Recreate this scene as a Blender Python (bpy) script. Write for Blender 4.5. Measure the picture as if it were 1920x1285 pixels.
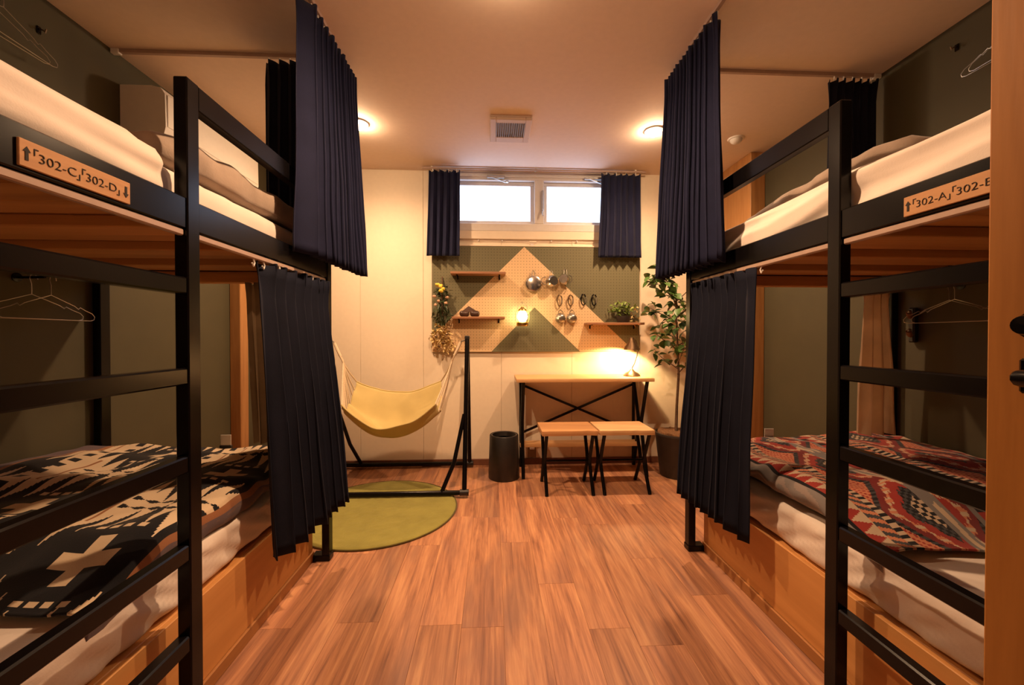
import bpy, bmesh, math, random
from mathutils import Vector, Matrix, noise
random.seed(7)
PI = math.pi
S = bpy.context.scene
COL = S.collection
for o in list(bpy.data.objects):
    bpy.data.objects.remove(o)

# ------------------------------------------------------------------ camera, world, exposure
cam_d = bpy.data.cameras.new('camera')
cam_d.sensor_width = 36.0
cam_d.lens = 746.0 / 1920.0 * 36.0
cam_d.clip_start = 0.02
cam_d.shift_y = 3.7 / 1920.0 * -1.0
cam = bpy.data.objects.new('camera', cam_d)
COL.objects.link(cam)
cam.location = (0, 0, 1.10)
cam.rotation_euler = (math.radians(90 - 0.6), 0, math.radians(-2.76))
S.camera = cam

world = bpy.data.worlds.new('world')
S.world = world
world.use_nodes = True
world.node_tree.nodes['Background'].inputs[0].default_value = (0.75, 0.85, 1.0, 1)
world.node_tree.nodes['Background'].inputs[1].default_value = 0.03
S.view_settings.view_transform = 'Standard'
S.view_settings.look = 'None'
S.view_settings.exposure = 0.3
S.view_settings.gamma = 1.0
S.view_settings.use_curve_mapping = False
S.cycles.max_bounces = 8
S.cycles.diffuse_bounces = 5
S.cycles.sample_clamp_indirect = 4.0
S.cycles.caustics_reflective = False
S.cycles.caustics_refractive = False

WARM = (1.0, 0.60, 0.33)
DOWNLIGHT_W = 98.0
AISLE_W = 112.0
LAMP_W = 8.5
LANTERN_W = 1.6
PANE_E = 3.1

# ------------------------------------------------------------------ materials
MATS = {}
def new_mat(name):
    m = bpy.data.materials.new(name); m.use_nodes = True
    nt = m.node_tree
    return m, nt, nt.nodes['Principled BSDF']

def c4(c): return (c[0], c[1], c[2], 1.0)

def coords(nt, scale=(1, 1, 1), rnd=False):
    tc = nt.nodes.new('ShaderNodeTexCoord')
    mp = nt.nodes.new('ShaderNodeMapping')
    mp.inputs['Scale'].default_value = scale
    nt.links.new(tc.outputs['Object'], mp.inputs['Vector'])
    if rnd:
        oi = nt.nodes.new('ShaderNodeObjectInfo')
        mu = nt.nodes.new('ShaderNodeVectorMath'); mu.operation = 'SCALE'
        mu.inputs[0].default_value = (7.3, 11.1, 5.7)
        nt.links.new(oi.outputs['Random'], mu.inputs['Scale'])
        nt.links.new(mu.outputs[0], mp.inputs['Location'])
        return mp, oi
    return mp

def plain(name, col, rough=0.5, metal=0.0, var=0.06, nscale=30.0, bump=0.0, spec=0.5, sheen=0.0, emit=None):
    m, nt, b = new_mat(name)
    b.inputs['Roughness'].default_value = rough
    b.inputs['Metallic'].default_value = metal
    b.inputs['Specular IOR Level'].default_value = spec
    if sheen:
        b.inputs['Sheen Weight'].default_value = sheen
        b.inputs['Sheen Roughness'].default_value = 0.5
    mp = coords(nt)
    nz = nt.nodes.new('ShaderNodeTexNoise')
    nz.inputs['Scale'].default_value = nscale; nz.inputs['Detail'].default_value = 4
    nt.links.new(mp.outputs[0], nz.inputs['Vector'])
    rp = nt.nodes.new('ShaderNodeValToRGB')
    lo = [max(0, x * (1 - var)) for x in col]; hi = [min(1, x * (1 + var)) for x in col]
    rp.color_ramp.elements[0].position = 0.3; rp.color_ramp.elements[1].position = 0.7
    rp.color_ramp.elements[0].color = c4(lo); rp.color_ramp.elements[1].color = c4(hi)
    nt.links.new(nz.outputs['Fac'], rp.inputs['Fac'])
    nt.links.new(rp.outputs['Color'], b.inputs['Base Color'])
    if bump:
        bp = nt.nodes.new('ShaderNodeBump'); bp.inputs['Strength'].default_value = bump
        bp.inputs['Distance'].default_value = 0.004
        nt.links.new(nz.outputs['Fac'], bp.inputs['Height'])
        nt.links.new(bp.outputs[0], b.inputs['Normal'])
    if emit:
        b.inputs['Emission Color'].default_value = c4(emit[0]); b.inputs['Emission Strength'].default_value = emit[1]
    MATS[name] = m
    return m

def wood(name, c_lo, c_hi, axis='Y', rough=0.45, freq=14.0, rndv=0.25, knots=True, spec=0.4):
    m, nt, b = new_mat(name)
    b.inputs['Roughness'].default_value = rough
    b.inputs['Specular IOR Level'].default_value = spec
    st = {'X': (0.07, 1, 1), 'Y': (1, 0.07, 1), 'Z': (1, 1, 0.07)}[axis]
    mp, oi = coords(nt, [freq * s for s in st], rnd=True)
    nz = nt.nodes.new('ShaderNodeTexNoise'); nz.inputs['Scale'].default_value = 1.0
    nz.inputs['Detail'].default_value = 6; nz.inputs['Distortion'].default_value = 1.1
    nt.links.new(mp.outputs[0], nz.inputs['Vector'])
    nz2 = nt.nodes.new('ShaderNodeTexNoise'); nz2.inputs['Scale'].default_value = 6.0
    nz2.inputs['Detail'].default_value = 3
    nt.links.new(mp.outputs[0], nz2.inputs['Vector'])
    mx = nt.nodes.new('ShaderNodeMath'); mx.operation = 'MULTIPLY_ADD'
    nt.links.new(nz2.outputs['Fac'], mx.inputs[0]); mx.inputs[1].default_value = 0.35
    nt.links.new(nz.outputs['Fac'], mx.inputs[2])
    rp = nt.nodes.new('ShaderNodeValToRGB')
    rp.color_ramp.elements[0].position = 0.42; rp.color_ramp.elements[1].position = 0.88
    rp.color_ramp.elements[0].color = c4(c_lo); rp.color_ramp.elements[1].color = c4(c_hi)
    nt.links.new(mx.outputs[0], rp.inputs['Fac'])
    hs = nt.nodes.new('ShaderNodeHueSaturation')
    mr = nt.nodes.new('ShaderNodeMapRange')
    mr.inputs['To Min'].default_value = 1 - rndv; mr.inputs['To Max'].default_value = 1 + rndv
    nt.links.new(oi.outputs['Random'], mr.inputs['Value'])
    nt.links.new(mr.outputs[0], hs.inputs['Value'])
    nt.links.new(rp.outputs['Color'], hs.inputs['Color'])
    nt.links.new(hs.outputs[0], b.inputs['Base Color'])
    bp = nt.nodes.new('ShaderNodeBump'); bp.inputs['Strength'].default_value = 0.12
    bp.inputs['Distance'].default_value = 0.002
    nt.links.new(nz2.outputs['Fac'], bp.inputs['Height']); nt.links.new(bp.outputs[0], b.inputs['Normal'])
    MATS[name] = m
    return m

def emitter(name, col, strength, base=(0.8, 0.8, 0.8), vary=0.0):
    m, nt, b = new_mat(name)
    b.inputs['Base Color'].default_value = c4(base)
    b.inputs['Roughness'].default_value = 0.25
    b.inputs['Emission Color'].default_value = c4(col)
    b.inputs['Emission Strength'].default_value = strength
    if vary:
        mp = coords(nt)
        nz = nt.nodes.new('ShaderNodeTexNoise'); nz.inputs['Scale'].default_value = 3.0
        nt.links.new(mp.outputs[0], nz.inputs['Vector'])
        mr = nt.nodes.new('ShaderNodeMapRange')
        mr.inputs['From Min'].default_value = 0.35; mr.inputs['From Max'].default_value = 0.6
        mr.inputs['To Min'].default_value = strength * (1 - vary); mr.inputs['To Max'].default_value = strength
        nt.links.new(nz.outputs['Fac'], mr.inputs['Value'])
        nt.links.new(mr.outputs[0], b.inputs['Emission Strength'])
    MATS[name] = m
    return m

def fabric(name, col, rough=0.9, var=0.12, weave=260.0, sheen=0.25, bump=0.15):
    m, nt, b = new_mat(name)
    b.inputs['Roughness'].default_value = rough
    b.inputs['Specular IOR Level'].default_value = 0.2
    b.inputs['Sheen Weight'].default_value = sheen
    b.inputs['Sheen Roughness'].default_value = 0.4
    mp = coords(nt)
    nz = nt.nodes.new('ShaderNodeTexNoise'); nz.inputs['Scale'].default_value = 9.0; nz.inputs['Detail'].default_value = 5
    nt.links.new(mp.outputs[0], nz.inputs['Vector'])
    wv = nt.nodes.new('ShaderNodeTexNoise'); wv.inputs['Scale'].default_value = weave
    nt.links.new(mp.outputs[0], wv.inputs['Vector'])
    rp = nt.nodes.new('ShaderNodeValToRGB')
    rp.color_ramp.elements[0].position = 0.3; rp.color_ramp.elements[1].position = 0.7
    rp.color_ramp.elements[0].color = c4([x * (1 - var) for x in col])
    rp.color_ramp.elements[1].color = c4([min(1, x * (1 + var)) for x in col])
    nt.links.new(nz.outputs['Fac'], rp.inputs['Fac']); nt.links.new(rp.outputs[0], b.inputs['Base Color'])
    bp = nt.nodes.new('ShaderNodeBump'); bp.inputs['Strength'].default_value = bump; bp.inputs['Distance'].default_value = 0.002
    nt.links.new(wv.outputs['Fac'], bp.inputs['Height']); nt.links.new(bp.outputs[0], b.inputs['Normal'])
    MATS[name] = m
    return m

def printed(name, rough=0.95):
    m, nt, b = new_mat(name)
    b.inputs['Roughness'].default_value = rough
    b.inputs['Specular IOR Level'].default_value = 0.15
    b.inputs['Sheen Weight'].default_value = 0.15
    at = nt.nodes.new('ShaderNodeAttribute'); at.attribute_name = 'weave'
    nt.links.new(at.outputs['Color'], b.inputs['Base Color'])
    mp = coords(nt)
    wv = nt.nodes.new('ShaderNodeTexNoise'); wv.inputs['Scale'].default_value = 300
    nt.links.new(mp.outputs[0], wv.inputs['Vector'])
    bp = nt.nodes.new('ShaderNodeBump'); bp.inputs['Strength'].default_value = 0.25; bp.inputs['Distance'].default_value = 0.002
    nt.links.new(wv.outputs['Fac'], bp.inputs['Height']); nt.links.new(bp.outputs[0], b.inputs['Normal'])
    MATS[name] = m
    return m

def peg(name, col):
    m, nt, b = new_mat(name)
    b.inputs['Roughness'].default_value = 0.7
    tc = nt.nodes.new('ShaderNodeTexCoord')
    mp = nt.nodes.new('ShaderNodeVectorMath'); mp.operation = 'MULTIPLY'
    mp.inputs[1].default_value = (40, 0, 40)
    nt.links.new(tc.outputs['Object'], mp.inputs[0])
    fr = nt.nodes.new('ShaderNodeVectorMath'); fr.operation = 'FRACTION'
    nt.links.new(mp.outputs[0], fr.inputs[0])
    di = nt.nodes.new('ShaderNodeVectorMath'); di.operation = 'DISTANCE'; di.inputs[1].default_value = (0.5, 0, 0.5)
    nt.links.new(fr.outputs[0], di.inputs[0])
    lt = nt.nodes.new('ShaderNodeMath'); lt.operation = 'LESS_THAN'; lt.inputs[1].default_value = 0.13
    nt.links.new(di.outputs['Value'], lt.inputs[0])
    mx = nt.nodes.new('ShaderNodeMix'); mx.data_type = 'RGBA'
    mx.inputs[6].default_value = c4(col); mx.inputs[7].default_value = c4([x * 0.35 for x in col])
    nt.links.new(lt.outputs[0], mx.inputs[0]); nt.links.new(mx.outputs[2], b.inputs['Base Color'])
    MATS[name] = m
    return m

plain('wall_cream', (0.82, 0.71, 0.555), 0.65, bump=0.03, var=0.02)
plain('ceiling_white', (0.82, 0.67, 0.56), 0.8, var=0.02)
plain('olive_wall', (0.076, 0.067, 0.034), 0.75, var=0.05, nscale=6)
plain('groove', (0.20, 0.09, 0.045), 0.9)
plain('black_metal', (0.0036, 0.0030, 0.0034), 0.22, metal=0.0, spec=0.20, var=0.2)
plain('black_plastic', (0.012, 0.011, 0.011), 0.42, var=0.15)
plain('steel', (0.62, 0.60, 0.57), 0.22, metal=1.0, var=0.1)
plain('dull_steel', (0.42, 0.40, 0.37), 0.38, metal=1.0, var=0.15)
plain('wire', (0.40, 0.37, 0.33), 0.35, metal=1.0)
plain('white_plastic', (0.80, 0.77, 0.72), 0.45, var=0.02)
plain('frame_white', (0.70, 0.66, 0.62), 0.5, var=0.03)
plain('vent_frame', (0.66, 0.53, 0.44), 0.6, var=0.02)
plain('vent_grille', (0.22, 0.19, 0.18), 0.6)
plain('bronze', (0.16, 0.10, 0.055), 0.35, metal=0.8, var=0.2)
plain('brass', (0.55, 0.36, 0.12), 0.3, metal=1.0, var=0.15)
plain('ink', (0.018, 0.012, 0.008), 0.8)
plain('soil', (0.16, 0.075, 0.03), 0.95, var=0.5, nscale=120, bump=0.8)
plain('pot_black', (0.028, 0.022, 0.019), 0.5, var=0.15)
plain('leaf_green', (0.055, 0.12, 0.022), 0.45, var=0.35, nscale=25)
plain('leaf_light', (0.17, 0.26, 0.04), 0.5, var=0.3, nscale=40)
plain('leaf_dark', (0.035, 0.055, 0.018), 0.55, var=0.3, nscale=40)
plain('flower_yellow', (0.75, 0.55, 0.07), 0.7, var=0.2)
plain('flower_pink', (0.55, 0.33, 0.22), 0.7, var=0.2)
plain('dried_straw', (0.62, 0.46, 0.20), 0.85, var=0.3)
plain('bark', (0.10, 0.055, 0.03), 0.85, var=0.3, nscale=60, bump=0.5)
plain('rope', (0.70, 0.58, 0.42), 0.9, var=0.15, nscale=200, bump=0.4)
plain('dark_leather', (0.06, 0.030, 0.020), 0.35, var=0.2)
plain('trim_brown', (0.16, 0.06, 0.03), 0.5, var=0.15)
plain('rail_pale', (0.42, 0.30, 0.24), 0.35, var=0.05)
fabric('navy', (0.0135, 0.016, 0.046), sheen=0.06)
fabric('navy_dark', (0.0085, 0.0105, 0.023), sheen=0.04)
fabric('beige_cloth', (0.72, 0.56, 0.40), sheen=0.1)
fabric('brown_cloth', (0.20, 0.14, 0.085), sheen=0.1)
def translucent(name, amt):
    m = MATS[name]; nt = m.node_tree; b = nt.nodes['Principled BSDF']; out = nt.nodes['Material Output']
    tr = nt.nodes.new('ShaderNodeBsdfTranslucent'); mx = nt.nodes.new('ShaderNodeMixShader'); mx.inputs[0].default_value = amt
    nt.links.new(b.inputs['Base Color'].links[0].from_socket, tr.inputs['Color'])
    nt.links.new(b.outputs[0], mx.inputs[1]); nt.links.new(tr.outputs[0], mx.inputs[2]); nt.links.new(mx.outputs[0], out.inputs['Surface'])
translucent('beige_cloth', .62); translucent('brown_cloth', .35)
fabric('sheet', (0.78, 0.69, 0.62), var=0.04, sheen=0.1)
fabric('taupe', (0.36, 0.28, 0.225), var=0.18, sheen=0.35, weave=160, bump=0.4)
fabric('mustard', (0.56, 0.455, 0.20), var=0.05, sheen=0.1)
fabric('rug_green', (0.255, 0.235, 0.058), var=0.12, weave=120, bump=0.9)
fabric('rug_edge', (0.10, 0.075, 0.02), var=0.2)
printed('blanket_print')
peg('peg_green', (0.145, 0.135, 0.072))
peg('peg_tan', (0.70, 0.50, 0.29))
def floor_wood(name):
    m, nt, b = new_mat(name)
    b.inputs['Roughness'].default_value = 0.40
    b.inputs['Specular IOR Level'].default_value = 0.4
    L = nt.links.new; N = nt.nodes.new
    mp, oi = coords(nt, (1, 1, 1), rnd=True)
    def noise_(scale, vec, det=5, dist=0.0, rough=.6):
        sc = N('ShaderNodeVectorMath'); sc.operation = 'MULTIPLY'; sc.inputs[1].default_value = vec
        L(mp.outputs[0], sc.inputs[0])
        n = N('ShaderNodeTexNoise'); n.inputs['Scale'].default_value = scale; n.inputs['Detail'].default_value = det
        n.inputs['Distortion'].default_value = dist; n.inputs['Roughness'].default_value = rough
        L(sc.outputs[0], n.inputs['Vector']); return n
    fine = noise_(1.0, (75, 3.2, 1), 6, .8, .65)
    broad = noise_(1.0, (17, 1.1, 1), 4, 1.6)
    patch = noise_(1.0, (6, 1.6, 1), 3, .4)
    a = N('ShaderNodeMath'); a.operation = 'MULTIPLY_ADD'; L(fine.outputs['Fac'], a.inputs[0]); a.inputs[1].default_value = .55; 
    hb = N('ShaderNodeMath'); hb.operation = 'MULTIPLY'; L(broad.outputs['Fac'], hb.inputs[0]); hb.inputs[1].default_value = .75
    L(hb.outputs[0], a.inputs[2])
    rp = N('ShaderNodeValToRGB'); cr = rp.color_ramp
    cr.elements[0].position = .40; cr.elements[0].color = (.140, .056, .036, 1)
    cr.elements[1].position = .88; cr.elements[1].color = (.60, .325, .165, 1)
    e = cr.elements.new(.56); e.color = (.315, .140, .078, 1)
    e = cr.elements.new(.70); e.color = (.455, .215, .112, 1)
    L(a.outputs[0], rp.inputs['Fac'])
    mr = N('ShaderNodeMapRange'); mr.inputs['From Min'].default_value = .50; mr.inputs['From Max'].default_value = .72
    mr.inputs['To Max'].default_value = .62; L(patch.outputs['Fac'], mr.inputs['Value'])
    mx = N('ShaderNodeMix'); mx.data_type = 'RGBA'; mx.inputs[7].default_value = (.200, .105, .085, 1)
    L(mr.outputs[0], mx.inputs[0]); L(rp.outputs[0], mx.inputs[6])
    hs = N('ShaderNodeHueSaturation'); mv = N('ShaderNodeMapRange')
    mv.inputs['To Min'].default_value = .86; mv.inputs['To Max'].default_value = 1.16
    L(oi.outputs['Random'], mv.inputs['Value']); L(mv.outputs[0], hs.inputs['Value']); L(mx.outputs[2], hs.inputs['Color'])
    L(hs.outputs[0], b.inputs['Base Color'])
    bp = N('ShaderNodeBump'); bp.inputs['Strength'].default_value = .10; bp.inputs['Distance'].default_value = .001
    L(fine.outputs['Fac'], bp.inputs['Height']); L(bp.outputs[0], b.inputs['Normal'])
    MATS[name] = m
floor_wood('plank')
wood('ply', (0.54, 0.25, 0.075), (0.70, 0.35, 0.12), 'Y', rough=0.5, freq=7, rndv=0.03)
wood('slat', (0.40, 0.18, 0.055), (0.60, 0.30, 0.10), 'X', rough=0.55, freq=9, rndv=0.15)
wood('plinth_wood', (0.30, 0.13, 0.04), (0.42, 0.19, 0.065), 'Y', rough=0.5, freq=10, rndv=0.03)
wood('pillar', (0.34, 0.15, 0.05), (0.52, 0.27, 0.10), 'Z', rough=0.5, freq=14, rndv=0.05)
wood('door_wood', (0.28, 0.11, 0.02), (0.43, 0.185, 0.042), 'Z', rough=0.5, freq=16, rndv=0.05)
wood('table_wood', (0.45, 0.24, 0.10), (0.72, 0.43, 0.20), 'X', rough=0.45, freq=10, rndv=0.06)
wood('shelf_wood', (0.22, 0.10, 0.05), (0.36, 0.17, 0.085), 'X', rough=0.5, freq=12, rndv=0.05)
wood('sign_wood', (0.40, 0.20, 0.085), (0.56, 0.31, 0.14), 'Y', rough=0.6, freq=22, rndv=0.05)
emitter('pane_daylight', (0.52, 0.69, 1.0), PANE_E, vary=0.22)
emitter('downlight_glow', (1.0, 0.66, 0.38), 260.0)
emitter('lamp_glow', (1.0, 0.80, 0.50), 40.0)
emitter('lantern_glow', (1.0, 0.74, 0.34), 14.0)

# ------------------------------------------------------------------ mesh helpers
class MB:
    def __init__(s): s.v = []; s.f = []; s.m = []
    def add(s, vs, fs, mi=0):
        o = len(s.v); s.v += [tuple(p) for p in vs]
        for f in fs: s.f.append(tuple(i + o for i in f)); s.m.append(mi)
        return s
    def box(s, x0, x1, y0, y1, z0, z1, c=0.0, mi=0, M=None):
        if x0 > x1: x0, x1 = x1, x0
        if y0 > y1: y0, y1 = y1, y0
        if z0 > z1: z0, z1 = z1, z0
        if c <= 0:
            vs = [(x, y, z) for z in (z0, z1) for y in (y0, y1) for x in (x0, x1)]
            fs = [(0, 2, 3, 1), (4, 5, 7, 6), (0, 1, 5, 4), (2, 6, 7, 3), (0, 4, 6, 2), (1, 3, 7, 5)]
        else:
            c = min(c, 0.45 * min(x1 - x0, y1 - y0, z1 - z0))
            lo = (x0, y0, z0); hi = (x1, y1, z1)
            vs = []; idx = {}
            for sx in (0, 1):
                for sy in (0, 1):
                    for sz in (0, 1):
                        for ax in range(3):
                            p = []
                            for k, sg in enumerate((sx, sy, sz)):
                                q = hi[k] if sg else lo[k]
                                if k != ax: q += -c if sg else c
                                p.append(q)
                            idx[(sx, sy, sz, ax)] = len(vs); vs.append(tuple(p))
            fs = []
            def face(ax, sg):
                o = [k for k in range(3) if k != ax]; r = []
                for a, b in ((0, 0), (1, 0), (1, 1), (0, 1)):
                    k = [0, 0, 0]; k[ax] = sg; k[o[0]] = a; k[o[1]] = b
                    r.append(idx[(k[0], k[1], k[2], ax)])
                return r
            for ax in range(3):
                for sg in (0, 1): fs.append(tuple(face(ax, sg)))
            for ax in range(3):
                o = [k for k in range(3) if k != ax]
                for a in (0, 1):
                    for b in (0, 1):
                        def I(e, which):
                            k = [0, 0, 0]; k[ax] = e; k[o[0]] = a; k[o[1]] = b
                            return idx[(k[0], k[1], k[2], which)]
                        fs.append((I(0, o[0]), I(1, o[0]), I(1, o[1]), I(0, o[1])))
            for sx in (0, 1):
                for sy in (0, 1):
                    for sz in (0, 1): fs.append(tuple(idx[(sx, sy, sz, k)] for k in range(3)))
        if M: vs = [M @ Vector(p) for p in vs]
        return s.add(vs, fs, mi)
    def tube(s, pts, r, n=8, mi=0, caps=True, closed=False):
        pts = [Vector(p) for p in pts]
        N = len(pts); rs = r if isinstance(r, (list, tuple)) else [r] * N
        rings = []
        t0 = (pts[1] - pts[0]).normalized()
        u = t0.orthogonal().normalized()
        vs = []
        for i, p in enumerate(pts):
            if closed: t = (pts[(i + 1) % N] - pts[i - 1]).normalized()
            else: t = (pts[min(i + 1, N - 1)] - pts[max(i - 1, 0)]).normalized()
            u = (u - t * u.dot(t))
            u = u.normalized() if u.length > 1e-6 else t.orthogonal().normalized()
            w = t.cross(u)
            for k in range(n):
                a = 2 * PI * k / n
                vs.append(p + (u * math.cos(a) + w * math.sin(a)) * rs[i])
        fs = []
        for i in range(N if closed else N - 1):
            j = (i + 1) % N
            for k in range(n):
                fs.append((i * n + k, i * n + (k + 1) % n, j * n + (k + 1) % n, j * n + k))
        if caps and not closed:
            fs.append(tuple(range(n - 1, -1, -1))); fs.append(tuple((N - 1) * n + k for k in range(n)))
        return s.add(vs, fs, mi)
    def bar(s, a, b, w, d, mi=0, up=(0, 0, 1)):
        a = Vector(a); b = Vector(b); t = (b - a).normalized()
        u = Vector(up); u = u - t * u.dot(t)
        u = u.normalized() if u.length > 1e-5 else t.orthogonal().normalized()
        x = t.cross(u)
        vs = []
        for p in (a, b):
            for i, j in ((-1, -1), (1, -1), (1, 1), (-1, 1)): vs.append(p + x * (i * w / 2) + u * (j * d / 2))
        return s.add(vs, [(3, 2, 1, 0), (4, 5, 6, 7), (0, 1, 5, 4), (1, 2, 6, 5), (2, 3, 7, 6), (3, 0, 4, 7)], mi)
    def lathe(s, prof, c=(0, 0, 0), n=24, mi=0, M=None):
        vs = []; fs = []
        for r, z in prof:
            for k in range(n):
                a = 2 * PI * k / n
                p = Vector((r * math.cos(a), r * math.sin(a), z))
                if M: p = M @ p
                vs.append(p + Vector(c))
        for i in range(len(prof) - 1):
            for k in range(n):
                fs.append((i * n + k, i * n + (k + 1) % n, (i + 1) * n + (k + 1) % n, (i + 1) * n + k))
        if prof[0][0] > 1e-4: fs.append(tuple(range(n - 1, -1, -1)))
        if prof[-1][0] > 1e-4: fs.append(tuple((len(prof) - 1) * n + k for k in range(n)))
        return s.add(vs, fs, mi)
    def prism(s, poly, y0, y1, mi=0):
        n = len(poly)
        vs = [(x, y0, z) for x, z in poly] + [(x, y1, z) for x, z in poly]
        fs = [tuple(range(n)), tuple(range(2 * n - 1, n - 1, -1))]
        for k in range(n): fs.append((k, k + n, (k + 1) % n + n, (k + 1) % n))
        return s.add(vs, fs, mi)
    def grid(s, nu, nv, fn, mi=0):
        vs = [fn(i / nu, j / nv) for j in range(nv + 1) for i in range(nu + 1)]
        fs = [(j * (nu + 1) + i, j * (nu + 1) + i + 1, (j + 1) * (nu + 1) + i + 1, (j + 1) * (nu + 1) + i) for j in range(nv) for i in range(nu)]
        return s.add(vs, fs, mi)

def mesh_of(mb, name, mats, smooth=False, angle=40):
    me = bpy.data.meshes.new(name)
    me.from_pydata(mb.v, [], mb.f)
    if not isinstance(mats, (list, tuple)): mats = [mats]
    for k in mats: me.materials.append(MATS[k])
    if len(mats) > 1: me.polygons.foreach_set('material_index', mb.m)
    bm = bmesh.new(); bm.from_mesh(me)
    bmesh.ops.recalc_face_normals(bm, faces=bm.faces)
    bm.to_mesh(me); bm.free()
    if smooth:
        me.polygons.foreach_set('use_smooth', [True] * len(me.polygons))
        me.set_sharp_from_angle(angle=math.radians(angle))
    me.update()
    return me

def link(name, me, parent=None):
    o = bpy.data.objects.new(name, me)
    COL.objects.link(o)
    if parent is not None:
        o.parent = parent
        # parts are modelled in world space; a part itself sits at identity, so only a root needs undoing
        if parent.parent is None: o.matrix_parent_inverse = Matrix.Translation(-Vector(parent.location))
    return o

def obj(name, mb, mats, parent=None, smooth=False, angle=40):
    return link(name, mesh_of(mb, name, mats, smooth, angle), parent)

def tag(o, label, cat, group=None):
    o['label'] = label; o['category'] = cat
    if group: o['group'] = group
    return o

def struct(o, label=None):
    o['kind'] = 'structure'
    return o

def thing(name, loc, label, cat, group=None):
    o = bpy.data.objects.new(name, None); COL.objects.link(o)
    o.empty_display_size = 0.1
    o.location = loc
    return tag(o, label, cat, group)

def solid(o, t, off=0.0):
    md = o.modifiers.new('thickness', 'SOLIDIFY'); md.thickness = t; md.offset = off
    return o

def nz(x, y, z=0.0): return noise.noise(Vector((x, y, z)))

def rbox(x0, x1, y0, y1, z0, z1, r, cuts=(14, 18, 6), amp=0.0, freq=6.0, seed=0.0, fn=None):
    """rounded, optionally rumpled block as an MB"""
    mb = MB(); cx, cy, cz = (x0 + x1) / 2, (y0 + y1) / 2, (z0 + z1) / 2
    hx, hy, hz = abs(x1 - x0) / 2, abs(y1 - y0) / 2, abs(z1 - z0) / 2
    r = min(r, hx, hy, hz)
    key = {}; vs = []; fs = []
    def vert(p):
        k = tuple(round(q, 5) for q in p)
        if k not in key:
            q = Vector((p[0] * hx, p[1] * hy, p[2] * hz))
            inner = Vector((max(-hx + r, min(hx - r, q.x)), max(-hy + r, min(hy - r, q.y)), max(-hz + r, min(hz - r, q.z))))
            d = q - inner
            if d.length > 1e-9: q = inner + d.normalized() * min(r, r)
            w = Vector((q.x + cx, q.y + cy, q.z + cz))
            if amp:
                d = d.normalized() if d.length > 1e-9 else Vector((0, 0, 1 if p[2] > 0 else -1))
                w += d * amp * (nz(w.x * freq + seed, w.y * freq, w.z * freq) + 0.5 * nz(w.x * freq * 2.3, w.y * freq * 2.3 + seed, w.z * 2 * freq))
            if fn: w = fn(w)
            key[k] = len(vs); vs.append(tuple(w))
        return key[k]
    def cosp(i, n):
        t = -1 + 2 * i / n
        return t
    nx, ny, nzc = cuts
    for sg in (-1, 1):
        for (na, nb, ax) in ((nx, ny, 2), (nx, nzc, 1), (ny, nzc, 0)):
            for i in range(na):
                for j in range(nb):
                    q = []
                    for a, b in ((i, j), (i + 1, j), (i + 1, j + 1), (i, j + 1)):
                        ca, cb = cosp(a, na), cosp(b, nb)
                        p = {2: (ca, cb, sg), 1: (ca, sg, cb), 0: (sg, ca, cb)}[ax]
                        q.append(vert(p))
                    fs.append(tuple(q))
    mb.add(vs, fs)
    return mb

# ------------------------------------------------------------------ room shell
XL, XR, YB, YF, ZC = -1.855, 2.07, 3.40, -0.25, 2.50
AL, AR = -0.80, 1.00                   # aisle faces of the two beds

fl = struct(obj('floor', MB().box(XL - .1, XR + .1, YF - .1, YB + .1, -0.06, -0.006), 'groove'))
pw = 0.160; k = 0; x = -0.119 - pw * 11
while x < XR:
    y = YF - random.random() * 0.9
    x0, x1 = max(x, XL), min(x + pw, XR)
    while y < YB:
        y0, y1 = max(y, YF), min(y + 0.914, YB)
        if y1 - y0 > 0.03 and x1 - x0 > 0.02:
            obj('plank', MB().box(x0 + .0003, x1 - .0003, y0 + .0003, y1 - .0003, -0.006, 0.0, 0.0004), 'plank', fl)
        y += 0.914
    x += pw

struct(obj('ceiling', MB().box(XL - .1, XR + .1, YF - .1, YB + .1, ZC, ZC + .1), 'ceiling_white'))
struct(obj('wall_left', MB().box(XL - .1, XL, YF - .1, YB + .1, -0.006, ZC), 'olive_wall'))
struct(obj('wall_right', MB().box(XR, XR + .1, YF - .1, YB + .1, -0.006, ZC), 'olive_wall'))
WX0, WX1, WZ0 = -0.44, 1.04, 1.995      # window opening up to the ceiling
wb = struct(obj('wall_back', MB().box(XL, WX0 - .0, YB + .012, YB + .1, -0.006, ZC).box(WX1, XR, YB + .012, YB + .1, -0.006, ZC).box(WX0, WX1, YB + .012, YB + .1, -0.006, WZ0), 'groove'))
seams = [XL, -1.70, -1.111, -0.587, 0.073, 0.68, 1.28, 1.88, XR]
for a, b in zip(seams[:-1], seams[1:]):
    cuts = sorted({a, b} | {q for q in (WX0, WX1) if a < q < b})
    for c, d in zip(cuts[:-1], cuts[1:]):
        top = WZ0 if WX0 - .001 <= c and d <= WX1 + .001 else ZC
        ga = .0009 if c == a else 0; gb = .0009 if d == b else 0
        obj('wall_panel', MB().box(c + ga, d - gb, YB, YB + .012, 0, top, 0.0012), 'wall_cream', wb)
DX0, DX1 = -0.06, 0.86
struct(obj('wall_front', MB().box(XL, DX0, YF - .1, YF, -0.006, ZC).box(DX1, XR, YF - .1, YF, -0.006, ZC).box(DX0, DX1, YF - .1, YF, 2.05, ZC), 'wall_cream'))
struct(obj('baseboard_back', MB().box(XL + .0, 1.955, YB - .012, YB, 0, .055, .003), 'trim_brown'))
struct(obj('baseboard_left', MB().box(XL, XL + .012, 2.04, YB - .012, 0, .055, .003), 'trim_brown'))
struct(obj('baseboard_right', MB().box(XR - .012, XR, 2.04, 2.935, 0, .055, .003), 'trim_brown'))
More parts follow.
